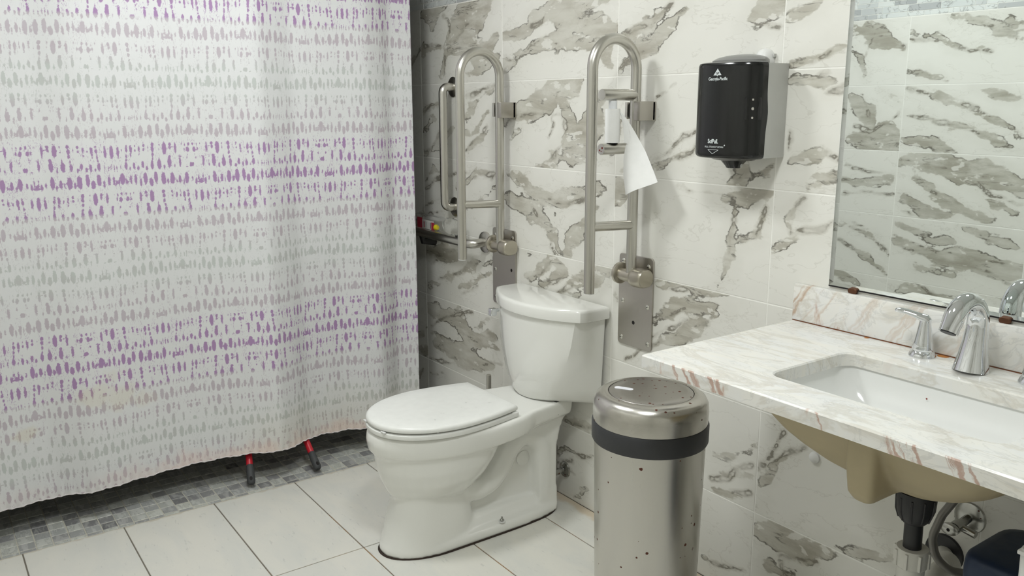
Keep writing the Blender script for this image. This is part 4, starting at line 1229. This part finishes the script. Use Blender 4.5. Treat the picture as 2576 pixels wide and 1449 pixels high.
# tank
def tank_sec(z, wb, wr, yr, yf, n=16):
    out = [(TX - wb, -.014, z), (TX - wb, -.03, z), (TX - wr, yr, z)]
    for k in range(1, n):
        s = -1 + 2 * k / n
        out.append((TX + wr * s, yr + (yf - yr) * (1 - abs(s) ** 2.2), z))
    out += [(TX + wr, yr, z), (TX + wb, -.03, z), (TX + wb, -.014, z)]
    return out
secs = []
for z, wb, wr, yr, yf in ((.4215, .19, .080, -.140, -.172), (.424, .205, .094, -.148, -.184), (.436, .216, .112, -.150, -.190), (.47, .220, .140, -.150, -.196), (.52, .223, .168, -.147, -.200),
                          (.58, .226, .192, -.143, -.203), (.64, .229, .208, -.138, -.205), (.70, .232, .217, -.134, -.206), (.729, .233, .220, -.132, -.206)):
    secs.append(tank_sec(z, wb, wr, yr, yf))
loft('tank', secs, M_PORC, toilet, smooth=42)
def lid_sec(z, k):
    pts = [(-.248, -.008), (-.248, -.10), (-.241, -.128)]
    n = 18
    for i in range(1, n):
        s = -1 + 2 * i / n
        pts.append((.241 * s, -.128 - .090 * (1 - abs(s) ** 2.1)))
    pts += [(.241, -.128), (.248, -.10), (.248, -.008)]
    return [(TX + x * (1 - k / .24), -.11 + (y + .11) * (1 - k / .11), z) for x, y in pts]
loft('tank_lid', [lid_sec(.7245, .004), lid_sec(.7265, .0008), lid_sec(.731, 0), lid_sec(.756, 0), lid_sec(.762, .002), lid_sec(.766, .006), lid_sec(.7675, .014)], M_PORC, toilet, smooth=38)
lv = box('flush_lever', (TX - .196, TX - .174, -.195, -.170, .674, .702), M_CHROME, toilet, .004, 3)
tube('lever_stem', [(TX - .192, -.150, .690), (TX - .192, -.175, .690)], .006, M_CHROME, lv, 12)
box('tank_bolt', (TX + .105, TX + .118, -.128, -.114, .372, .4225), M_BLACK, toilet, .001)
for i in range(3):
    box('printed_mark', (TX + .0890 + i * .0001, TX + .0894 + i * .0001, -.135 + i * .008, -.130 + i * .008, .352, .362), M_GREYPL, toilet, 0.0)

# water stop behind the toilet
t = thing('toilet_stop_valve', 'tarnished water stop valve on the wall behind the toilet', 'valve', (1.0, 0, 0.10))
lathe('wall_flange', [(0.0, 0.0), (.030, 0.0), (.028, .006), (.018, .012), (0.0, .012)], (1.0, -.0002, .105), M_OLDCHROME, t, 'Y', 24, -1)
tube('valve_body', [(1.0, -.006, .105), (1.0, -.030, .105), (1.0, -.032, .105), (1.0, -.060, .105)], [.009, .009, .013, .013], M_OLDCHROME, t, 12)
tube('valve_outlet', [(1.0, -.048, .105), (1.0, -.048, .155)], .008, M_OLDCHROME, t, 12)
tube('supply_hose', fillet([(1.0, -.048, .155), (.985, -.030, .20), (.90, -.026, .25), (.835, -.026, .32), (.825, -.030, .4195)], .04, 6), .006, M_BRAID, t, 10)

# toilet brush, only its handle shows
t = thing('toilet_brush', 'brushed steel toilet brush handle standing behind the seat lid', 'toilet brush', (0.715, -.145, 0.0))
lathe('holder', [(0.0, 0.0), (.048, 0.0), (.050, .004), (.050, .20), (.046, .205), (.020, .208), (0.0, .208)], (.715, -.145, 0), M_STEEL, t, seg=28)
lathe('handle', [(0.0, .205), (.0095, .205), (.0095, .418), (.0085, .4215), (.0, .4225)], (.715, -.145, 0), M_STEEL, t, seg=20)

# ------------------------------------------------------------------ steel bin
BX, BY = 1.800, -.373
t = thing('trash_bin', 'round stainless steel trash bin with dark band and rust-speckled lid', 'trash bin', (BX, BY, 0))
lathe('bin_body', [(0.0, 0.0), (.124, 0.0), (.128, .004), (.128, .018), (.130, .03), (.136, .25), (.1415, .55), (.1425, .585), (0.0, .585)], (BX, BY, 0), M_CAN, t, seg=64)
lathe('base_ring', [(.120, 0.0005), (.1315, 0.0005), (.1325, .006), (.1315, .022), (.129, .024)], (BX, BY, 0), M_BLACKPL, t, seg=64)
lathe('band', [(.138, .582), (.1465, .582), (.1485, .586), (.1490, .628), (.1470, .6335), (.1425, .634)], (BX, BY, 0), M_BLACKPL, t, seg=64)
lathe('lid_ring', [(.1435, .6335), (.1455, .6345), (.1465, .665), (.1445, .684), (.138, .6965), (.126, .7035), (.112, .7065), (.1085, .7062), (.1080, .702)], (BX, BY, 0), M_CANLID, t, seg=64)
lathe('lid_groove', [(.1095, .7015), (.1072, .7015), (.1072, .7055), (.1095, .7055)], (BX, BY, 0), M_BLACK, t, seg=64)
lathe('lid_flap', [(0.0, .700), (.1068, .700), (.1068, .7058), (.1050, .7072), (.08, .7090), (0.0, .7105)], (BX, BY, 0), M_CANTOP, t, seg=64)
sticker = [(a, b_) for a, b_ in rrect(-.025, .025, -.008, .008, .0079, 6)]
ca, sa = math.cos(math.radians(28)), math.sin(math.radians(28))
def stk(z, k): return [(BX - .050 + (a * ca - b_ * sa) * k, BY - .047 + (a * sa + b_ * ca) * k, z) for a, b_ in sticker]
loft('sticker', [stk(.7082, 1), stk(.7100, 1), stk(.7104, .96)], plain('white_sticker', (.80, .80, .84), .5), t)

# ------------------------------------------------------------------ paper towel dispenser
DX0, DX1, DZ0, DZ1 = 1.672, 1.876, 1.283, 1.523
DC = (DX0 + DX1) / 2
disp = thing('paper_towel_dispenser', 'black and grey centre-pull paper towel dispenser on the tiled wall', 'dispenser', (DC, 0, DZ0))
def side_wave(z):
    s = (z - DZ0) / (DZ1 - DZ0)
    return -.080 + .006 * math.exp(-((s - .47) / .14) ** 2)
sec = []
for z in np.linspace(DZ0 + .002, DZ1 - .004, 16):
    y = side_wave(z)
    sec.append([(DX0 + .001, -.0005, z), (DX0, -.004, z), (DX0, y + .001, z), (DX0 + .004, y, z), (DX1 - .004, y, z), (DX1, y + .001, z), (DX1, -.004, z), (DX1 - .001, -.0005, z)])
loft('back_case', sec, M_GREYPL, disp, smooth=30)
def cover_sec(z, k, ys_):
    out = []
    n = 30
    for i in range(n + 1):
        a = math.pi + math.pi * i / n
        c, s = math.cos(a), math.sin(a)
        e = 2 / 2.7
        yb = -.080 + (ys_ + .080) * max(0.0, c) ** 8
        out.append((DC + (.102 - k) * math.copysign(abs(c) ** e, c), yb - (.066 - k) * abs(s) ** e, z))
    return out
sec = []
for z, k in ((DZ0 - .001, .012), (DZ0 + .001, .005), (DZ0 + .006, .001), (DZ0 + .012, 0)):
    sec.append(cover_sec(z, k, side_wave(z)))
for z in np.linspace(DZ0 + .02, DZ1 - .014, 14):
    sec.append(cover_sec(z, 0, side_wave(z)))
for z, k in ((DZ1 - .007, .0006), (DZ1 - .002, .003), (DZ1 + .0005, .010)):
    sec.append(cover_sec(z, k, side_wave(z)))
loft('front_cover', sec, M_SMOKE, disp, smooth=40)
sec = []
for z, k, b_ in ((DZ1 - .006, .88, .0), (DZ1 + .006, .86, .0), (DZ1 + .013, .74, .004), (DZ1 + .018, .52, .008), (DZ1 + .0205, .30, .012)):
    sec.append([(DC - .002 + .098 * k * math.cos(2 * math.pi * i / 32), -.064 + .055 * k * math.sin(2 * math.pi * i / 32) + b_, z) for i in range(32)])
loft('top_dome', sec, M_SMOKE2, disp, smooth=50)
sec = []
for z, k in ((DZ0 + .002, .84), (DZ0 - .006, .66), (DZ0 - .008, .42), (DZ0 - .022, .26), (DZ0 - .027, .22)):
    sec.append([(DC + .004 + .090 * k * math.cos(2 * math.pi * i / 28), -.078 + .062 * k * math.sin(2 * math.pi * i / 28), z) for i in range(28)])
nz_ = loft('nozzle', sec, M_SMOKE, disp, smooth=40)
box('nozzle_edge', (DC + .030, DC + .034, -.082, -.076, DZ0 - .024, DZ0 - .006), M_GREYPL, nz_, .0008)
# lock plate on the right of the cover
def on_cover(dx, z):
    s = (dx / .102)
    return -.080 - .066 * (1 - abs(s) ** 2.7) ** (1 / 2.7)
zl = 1.408
lk = build('lock_plate', *(lambda L: ([Vector(p) for p in L], [[0, 1, 2, 3], [4, 5, 6, 7][::-1], [0, 1, 5, 4], [1, 2, 6, 5], [2, 3, 7, 6], [3, 0, 4, 7]]))(
    [(DC + .078, on_cover(.078, zl) - .002, zl - .027), (DC + .1005, on_cover(.1005, zl) - .002, zl - .027), (DC + .1005, on_cover(.1005, zl) - .002, zl + .027), (DC + .078, on_cover(.078, zl) - .002, zl + .027),
     (DC + .078, on_cover(.078, zl) + .006, zl - .027), (DC + .1005, on_cover(.1005, zl) + .006, zl - .027), (DC + .1005, on_cover(.1005, zl) + .006, zl + .027), (DC + .078, on_cover(.078, zl) + .006, zl + .027)]), M_BLACK, disp)
for dz, r in ((-.022, .0032), (0.0, .0042), (.022, .0032)):
    lathe('lock_screw', [(0.0, 0.0), (r, 0.0), (r * .8, .0012), (0.0, .0015)], (DC + .093, on_cover(.093, zl) - .004, zl + dz), M_SCREW, lk, 'Y', 12, -1)
# printing on the cover
YF = -.1468
YF2 = -.1468
logo = lettering('Georgia-Pacific', .0112, (DC - .0005, YF, 1.4815), M_INK, disp, bold=.00022, sx=.92)
def prism(name, pts, y, th, mat, parent):
    n_ = len(pts)
    V = [(x, y, z) for x, z in pts] + [(x, y + th, z) for x, z in pts]
    F = [list(range(n_))[::-1], list(range(n_, 2 * n_))] + [[i, (i + 1) % n_, n_ + (i + 1) % n_, n_ + i] for i in range(n_)]
    return build(name, V, F, mat, parent, None, None)
tx, tz = DC - .003, 1.4905
prism('triangle_emblem', [(tx - .013, tz), (tx - .002, tz), (tx - .0005, tz - .003), (tx + .001, tz), (tx + .013, tz), (tx, tz + .0165)], YF, .0004, M_INK, disp)
lettering('GP', .0088, (tx, YF - .0004, tz + .0048), M_BLACK, disp, sx=.95)
lettering('SofPull.', .0150, (DC - .008, YF2, 1.3255), M_INK, disp, bold=.0004, sx=.78)
lettering('PULL STRAIGHT DOWN', .0062, (DC - .004, YF2, 1.3115), M_INK, disp, sx=.92, shear=.15)
ax, az = DC - .0065, 1.3045
for (x0, z0, x1, z1) in ((ax - .0175, az, ax + .0175, az), (ax - .0175, az, ax - .002, az - .0105), (ax - .002, az - .0105, ax + .0175, az)):
    d = Vector((x1 - x0, 0, z1 - z0)); n_ = Vector((-d.z, 0, d.x)).normalized() * .0005
    prism('arrow_outline', [(x0 - n_.x, z0 - n_.z), (x1 - n_.x, z1 - n_.z), (x1 + n_.x, z1 + n_.z), (x0 + n_.x, z0 + n_.z)], YF2, .0004, M_INK, disp)
lathe('chip_mark', [(0.0, 0.0), (.0022, 0.0), (0.0, .0005)], (DC + .030, YF2 + .0006, 1.3165), M_INK, disp, 'Y', 5, -1)

# white hook just above the dispenser
t = thing('wall_hook', 'white rounded plastic hook on the wall behind the towel dispenser', 'hook', (1.80, 0, 1.53))
sec = []
for y, k in ((-.0005, 1.0), (-.012, 1.0), (-.022, .9), (-.030, .65), (-.033, .3)):
    sec.append([(1.806 + .024 * k * math.cos(2 * math.pi * i / 24), y, 1.531 + .028 * k * math.sin(2 * math.pi * i / 24)) for i in range(24)])
loft('hook_body', sec, M_WHITEPL, t, smooth=50)
box('hook_shadow_gap', (1.829, 1.834, -.010, -.0005, 1.536, 1.545), M_GREYPL, t, .001)  # grey block standing in for the shade in the gap beside the hook

# ------------------------------------------------------------------ vanity top, backsplash
CX0, CX1, CY0, CY1, CZ0, CZ1 = 1.950, 3.25, -.558, -.0006, .842, .872
cut = rrect(2.205, 2.675, -.443, -.162, .034, 8)
def slab_with_hole(name, outer, hole, z0, z1, mat, label, cat):
    bm = bmesh.new()
    rings = []
    bev = .003
    def ring(pts, z): return [bm.verts.new((x, y, z)) for x, y in pts]
    def shrink(pts, d):
        cx = sum(p[0] for p in pts) / len(pts); cy = sum(p[1] for p in pts) / len(pts)
        xs = max(abs(p[0] - cx) for p in pts); ys_ = max(abs(p[1] - cy) for p in pts)
        return [(cx + (x - cx) * (1 - d / xs), cy + (y - cy) * (1 - d / ys_)) for x, y in pts]
    to, so_ = ring(shrink(outer, bev), z1), ring(outer, z1 - bev)
    bo = ring(outer, z0)
    ti, si = ring(shrink(hole, -bev), z1), ring(hole, z1 - bev)
    bi = ring(hole, z0)
    def strip(a, b_):
        n_ = len(a)
        for i in range(n_):
            bm.faces.new([a[i], a[(i + 1) % n_], b_[(i + 1) % n_], b_[i]])
    strip(so_, to); strip(bo, so_); strip(ti, si); strip(si, bi)
    for a, b_ in ((to, ti), (bo, bi)):
        es = []
        for L in (a, b_):
            for i in range(len(L)):
                e = bm.edges.get((L[i], L[(i + 1) % len(L)]))
                es.append(e)
        bmesh.ops.triangle_fill(bm, use_beauty=True, use_dissolve=False, edges=es)
    o = bm_build(name, bm, mat, None, (CX0, CY1, z0), 25)
    return tag(o, label, cat)
outer = rrect(CX0, CX1, CY0, CY1, .004, 2)
slab_with_hole('vanity_top', outer, cut, CZ0, CZ1, M_COUNTER, 'white veined marble vanity top with a rectangular sink cut-out', 'countertop')
o = box('backsplash', (CX0 - .002, CX1, -.0205, -.0006, .8735, .968), M_COUNTER, None, .0025, 2, origin=(CX0, 0, .8735))
tag(o, 'marble backsplash strip standing on the vanity top below the mirror', 'backsplash')
box('caulk_seam', (CX0, CX1, -.0212, -.019, .8721, .8737), M_SEAM, o, 0.0)
for x, w_ in ((2.165, .006), (2.352, .013)):
    lathe('rust_mark', [(0.0, 0.0), (w_, 0.0), (0.0, .0004)], (x, -.026, .8722), plain('orange_rust', (.50, .20, .05), .8), o, 'Z', 10)

# ------------------------------------------------------------------ undermount sink
SX, SY = 2.44, -.3025
sink = thing('undermount_sink', 'undermount sink, white inside and tan underneath, below the vanity top', 'sink', (SX, SY, .655))
sec = []
for z, hx, hy, r in ((.8415, .2385, .1440, .036), (.825, .237, .1425, .04), (.80, .230, .1370, .05), (.772, .212, .124, .058), (.75, .180, .104, .06), (.735, .135, .078, .05), (.726, .08, .045, .03), (.724, .03, .02, .012)):
    sec.append([(x, y, z) for x, y in rrect(SX - hx, SX + hx, SY - hy, SY + hy, r, 8)])
loft('basin', sec, M_BASIN, sink, smooth=60, caps=(False, True))
lathe('drain_ring', [(0.0, 0.0), (.026, 0.0), (.028, .0015), (.024, .003), (.016, .001), (0.0, .001)], (SX, SY, .7242), M_CHROME, sink, 'Z', 24)
lathe('rust_speck', [(0.0, 0.0), (.002, 0.0), (0.0, .0006)], (2.398, -.1664, .815), M_RUSTRED, sink, 'Y', 8, -1)
V, F = [], []
def sring(z, hx, hy, p=2.6, n=56):
    out = []
    for k in range(n):
        a = 2 * math.pi * k / n
        c, s = math.cos(a), math.sin(a)
        out.append((SX + hx * math.copysign(abs(c) ** (2 / p), c), SY + hy * math.copysign(abs(s) ** (2 / p), s), z))
    return out
shell(V, F, [[(x, y, z) for x, y in rrect(SX - hx, SX + hx, SY - hy, SY + hy, r, 10)] for z, hx, hy, r in
             ((.8410, .262, .170, .05), (.82, .256, .164, .055), (.79, .244, .153, .06), (.762, .223, .138, .066), (.738, .195, .121, .07), (.712, .155, .098, .07), (.692, .11, .07, .055), (.680, .06, .04, .035), (.676, .03, .02, .015))])
# overflow channel on the room side
shell(V, F, [[(x, y, z) for x, y in rrect(2.412 + d, 2.474 - d, -.474 + d * 1.6, -.33, .012, 4)] for z, d in ((.838, 0), (.76, .0), (.70, .004), (.682, .012), (.676, .024))])
sh = build('basin_shell', V, F, M_SHELL, sink, None, None)
remeshed(sh, .005, 5, .5)
bm = bmesh.new(); bm.from_mesh(sh.data)        # open the shell at the top so the basin shows
kill = [f for f in bm.faces if f.normal.z > 0.6 and f.calc_center_median().z + ORG[sh.name].z > .826]
bmesh.ops.delete(bm, geom=kill, context='FACES')
bm.to_mesh(sh.data); bm.free()
# waste fittings below it
t = thing('sink_drain', 'black sink tailpiece with white trap below the tan basin', 'drain pipe', (2.468, -.3, .48))
V, F = [], []
prof = [(0.0, .672), (.036, .672), (.037, .655), (.035, .632), (.029, .614), (.022, .606), (0.0, .606)]
lathe('drain_nut', prof, (2.468, -.3, 0), M_PIPE, t, seg=24)
for k in range(10):
    a = 2 * math.pi * k / 10
    tube('nut_rib', [(2.468 + .0365 * math.cos(a), -.3 + .0365 * math.sin(a), .662), (2.468 + .035 * math.cos(a), -.3 + .035 * math.sin(a), .632), (2.468 + .029 * math.cos(a), -.3 + .029 * math.sin(a), .614)], .0022, M_PIPE, t, 6)
tube('tailpiece', [(2.468, -.3, .612), (2.470, -.3, .535)], .0175, M_PIPE, t, 22)
lathe('slip_nut', [(.018, .552), (.030, .552), (.0325, .545), (.031, .515), (.027, .510), (.026, .480), (.018, .480)], (2.471, -.3, 0), M_PVC, t, seg=20)
for k in range(8):
    a = 2 * math.pi * k / 8 + .2
    box('nut_wing', (2.471 + .032 * math.cos(a) - .003, 2.471 + .032 * math.cos(a) + .003, -.3 + .032 * math.sin(a) - .003, -.3 + .032 * math.sin(a) + .003, .515, .548), M_PVC, t, .001)
for i in range(3):
    lathe('trap_ring', [(.018, .478 - i * .008), (.029, .478 - i * .008), (.030, .474 - i * .008), (.029, .471 - i * .008), (.018, .471 - i * .008)], (2.471, -.3, 0), M_PVC, t, seg=20)
tube('trap_bend', fillet([(2.471, -.3, .49), (2.471, -.3, .36), (2.455, -.20, .36), (2.452, -.175, .435), (2.44, -.1, .425), (2.392, -.006, .405)], .045, 7), .0195, M_PVC, t, 18)
lathe('trap_coupling', [(.019, -.02), (.028, -.02), (.029, 0.0), (.028, .018), (.019, .018)], (2.437, -.092, .424), M_PVC, t, 'Y', 18)
lathe('wall_escutcheon', [(0.0, 0.0), (.045, 0.0), (.043, .006), (.026, .012), (0.0, .012)], (2.390, -.0002, .405), M_PIPE, t, 'Y', 28, -1)

def stop_valve(x, z, label):
    t = thing('sink_stop_valve', label, 'valve', (x, 0, z), 'stop valves under the sink')
    lathe('wall_flange', [(0.0, 0.0), (.036, 0.0), (.034, .004), (.020, .010), (0.0, .010)], (x, -.0002, z), M_OLDCHROME, t, 'Y', 28, -1)
    tube('valve_body', [(x, -.006, z), (x, -.045, z - .004), (x, -.046, z - .004), (x, -.07, z - .006)], [.010, .010, .014, .014], M_OLDCHROME, t, 14)
    hd = []
    for y, k in ((-.070, .7), (-.073, 1), (-.082, 1), (-.085, .7)):
        hd.append([(x - .004 + .020 * k * math.cos(2 * math.pi * i / 20), y, z - .006 + .013 * k * math.sin(2 * math.pi * i / 20)) for i in range(20)])
    h1 = loft('valve_handle', hd, M_OLDCHROME, t, smooth=40)
    lathe('handle_screw', [(0.0, 0.0), (.004, 0.0), (0.0, .0008)], (x - .004, -.0852, z - .006), M_DARKHOLE, h1, 'Y', 8, -1)
    tube('valve_outlet', [(x, -.050, z - .004), (x + .040, -.052, z - .010)], .0085, M_OLDCHROME, t, 12)
    return t
stop_valve(2.437, .512, 'spotted chrome stop valve beside the black tailpiece')
stop_valve(2.585, .520, 'chrome stop valve half hidden behind the navy bin')
o = tube('supply_hose', fillet([(2.505, -.20, .655), (2.473, -.20, .593), (2.457, -.20, .537), (2.468, -.20, .496), (2.494, -.19, .472), (2.535, -.14, .465)], .05, 6), .0085, M_BRAID, None, 14, origin=(2.475, -.2, .46))
tag(o, 'grey braided water hose curving down from the sink', 'hose')
o = tube('supply_hose', fillet([(2.535, -.10, .675), (2.553, -.10, .682), (2.585, -.10, .684), (2.625, -.10, .655), (2.635, -.08, .57), (2.632, -.055, .526)], .03, 6), .006, M_BLACK, None, 12, origin=(2.535, -.1, .68))
tag(o, 'thin black water hose arching behind the sink edge', 'hose')
o = lathe('wall_stopper', [(0.0, 0.0), (.016, 0.0), (.015, .005), (.008, .009), (0.0, .010)], (2.034, -.0002, .514), M_WHITEPL, None, 'Y', 20, -1, origin=(2.034, 0, .514))
tag(o, 'small white round stopper on the wall under the vanity', 'stopper')

# ------------------------------------------------------------------ faucet
fa = thing('faucet', 'chrome arched faucet spout at the back of the vanity top', 'faucet', (2.44, -.08, CZ1))
path = [(2.44, -.082, .8722), (2.44, -.081, .880), (2.44, -.079, .905), (2.44, -.076, .935), (2.44, -.074, .962)]
rad = [.038, .0365, .0305, .0255, .0225]
sq = [(1.0, .92), (1.0, .92), (1, .94), (1, .96), (1, 1)]
cy, cz, R = -.123, .975, .049
for k in range(0, 17):
    a = math.radians(8 + k * 152 / 16)
    path.append((2.44 - .004 * k / 16, cy + R * math.cos(a), cz + R * 1.02 * math.sin(a)))
    rad.append(.0215 - .0015 * math.sin(math.pi * k / 16) - .001 * k / 16)
    sq.append((1, 1))
path += [(2.436, -.1765, .980), (2.4355, -.182, .969)]
rad += [.0196, .0196]
sq += [(1.05, .92), (1.05, .92)]
tube('spout', path, rad, M_CHROME, fa, 28, squash=sq, smooth=50)
tube('aerator', [(2.4355, -.1812, .9705), (2.4354, -.1826, .9677)], .0150, M_BLACKPL, fa, 18)
def faucet_handle(x, y, sgn, label):
    t = thing('lever_tap', label, 'tap', (x, y, CZ1), 'chrome lever taps')
    lathe('base_flange', [(0.0, 0.0002), (.0285, 0.0002), (.0285, .003), (.0235, .0125), (.0215, .0145), (0.0, .0145)], (x, y, CZ1), M_CHROME, t, seg=32)
    lathe('handle_cone', [(0.0, .0145), (.0220, .0145), (.0225, .019), (.0195, .034), (.0155, .056), (.0125, .074), (.0115, .082), (.0105, .0845), (0.0, .0845)], (x, y, CZ1), M_CHROME, t, seg=32)
    p = [(x + sgn * -.010, y, CZ1 + .080), (x, y, CZ1 + .0845), (x + sgn * .018, y - .004, CZ1 + .090), (x + sgn * .038, y - .010, CZ1 + .0955), (x + sgn * .056, y - .014, CZ1 + .0965), (x + sgn * .061, y - .015, CZ1 + .0960)]
    tube('lever', p, [.008, .0115, .0095, .0088, .0090, .0072], M_CHROME, t, 16, squash=[(1, .85), (1, .9), (1.1, .75), (1.2, .68), (1.3, .62), (1.2, .55)], smooth=60)
    return t
faucet_handle(2.323, -.062, -1, 'chrome lever tap to the left of the spout')
faucet_handle(2.557, -.066, 1, 'chrome lever tap to the right of the spout')

# ------------------------------------------------------------------ mirror
mir = thing('wall_mirror', 'large frameless mirror above the marble backsplash', 'mirror', (2.04, 0, .978))
x0, x1, z0, z1, bv_ = 2.038, 3.20, .978, 2.05, .013
V = [(x0, -.0008, z0), (x1, -.0008, z0), (x1, -.0008, z1), (x0, -.0008, z1),
     (x0, -.0042, z0), (x1, -.0042, z0), (x1, -.0042, z1), (x0, -.0042, z1),
     (x0 + bv_, -.0052, z0 + bv_ * .7), (x1 - bv_, -.0052, z0 + bv_ * .7), (x1 - bv_, -.0052, z1 - bv_), (x0 + bv_, -.0052, z1 - bv_)]
glass = build('glass', V, [[8, 9, 10, 11], [3, 2, 1, 0], [0, 1, 5, 4], [1, 2, 6, 5], [2, 3, 7, 6], [3, 0, 4, 7]], M_MIRROR, mir, None, None)
build('bevel_edge', V, [[4, 5, 9, 8], [5, 6, 10, 9], [6, 7, 11, 10], [7, 4, 8, 11]], M_MIRROR, mir, None, None)
box('black_edge', (x0 - .0006, x1, -.0044, -.0005, z0 - .0035, z0), M_DARKHOLE, mir, 0.0)
for x in (2.107, 2.463, 2.85):
    c = []
    for y, k in ((-.0046, 1), (-.010, 1), (-.012, .8)):
        c.append([(x + a * k, y, .9735 + b_ * k) for a, b_ in rrect(-.012, .012, -.0065, .0075, .0065, 5)])
    loft('mirror_clip', c, M_RUSTCLIP, mir, smooth=40)

# ------------------------------------------------------------------ bins under the vanity
t = thing('waste_bin', 'navy blue plastic waste bin with rounded top under the sink', 'waste bin', (2.70, -.27, 0))
sec = []
for z, k in ((0.0005, .80), (.01, .82), (.30, .92), (.54, .985), (.585, 1.0), (.602, .99), (.611, .965), (.616, .92), (.618, .80)):
    hx, hy = .118 * k, .10 * k
    sec.append([(x, y, z) for x, y in rrect(2.705 - hx, 2.705 + hx, -.27 - hy, -.27 + hy, .045 * k, 6)])
loft('bin_body', sec, M_NAVY, t, smooth=40)
sec = []
box('lid_groove', (2.58, 2.83, -.3715, -.3695, .548, .5495), M_BLACK, t, 0.0)
t = thing('storage_box', 'tall white plastic box at the right edge under the vanity', 'box', (2.85, -.47, 0))
sec = []
for z, k in ((0.0005, .90), (.01, .91), (.70, 1.0), (.74, 1.01), (.745, 1.0)):
    sec.append([(2.855 + (x - 2.855) * k, -.46 + (y + .46) * k, z) for x, y in rrect(2.748, 2.97, -.515, -.405, .012, 4)])
loft('box_body', sec, M_WHITEPL, t, smooth=40)
box('box_rim', (2.746, 2.972, -.517, -.403, .735, .742), M_WHITEPL, t, .002)

# ------------------------------------------------------------------ mop handles under the curtain
def pole(end, far, label):
    t = thing('broom', label, 'broom', end, 'red brooms behind the curtain')
    e, f = Vector(end), Vector(far)
    d = (f - e).normalized()
    tube('pole', [e + d * .072, f], .0125, M_RED, t, 16)
    g = tube('grip', [e, e + d * .004, e + d * .012, e + d * .06, e + d * .076, e + d * .078], [.010, .0138, .0155, .0145, .0138, .0126], M_GRIP, t, 16)
    up_ = (Vector((0, 0, 1)) - d * d.z).normalized()
    V, F = [], []
    c = e + d * .018 + up_ * .0140
    n_ = 14
    s_ = d.cross(up_)
    for hgt in (0.0, .0016):
        for k in range(n_):
            a = 2 * math.pi * k / n_
            V.append(c + d * .0085 * math.cos(a) + s_ * .0055 * math.sin(a) + up_ * hgt)
    F = [list(range(n_))[::-1], list(range(n_, 2 * n_))] + [[k, (k + 1) % n_, n_ + (k + 1) % n_, n_ + k] for k in range(n_)]
    build('hanging_hole', V, F, M_DARKHOLE, g)
    # bristle head leaning on the far shower wall
    hb = box('head_block', (f.x - .02, f.x + .02, f.y - .14, f.y + .14, f.z - .02, f.z + .03), M_GRIP, t, .006)
    box('bristles', (f.x - .016, f.x + .016, f.y - .13, f.y + .13, f.z + .028, f.z + .11), M_BLACK, hb, .004)
    return t
pole((.261, -.926, .0165), (-.90, -.607, 1.1775), 'red broom pole with charcoal grip, nearest the camera under the curtain')
pole((.279, -.666, .0165), (-.90, -.690, .9597), 'red broom pole with charcoal grip, nearest the toilet under the curtain')

# ------------------------------------------------------------------ cup at the left picture edge
t = thing('plastic_cup', 'bright white plastic cup on the mosaic at the left edge', 'cup', (.20, -1.778, 0))
lathe('cup_wall', [(0.0, .0006), (.026, .0006), (.029, .004), (.035, .055), (.0362, .057), (.034, .057), (.028, .006), (0.0, .005)], (.20, -1.778, 0), M_WHITEPL, t, seg=28)
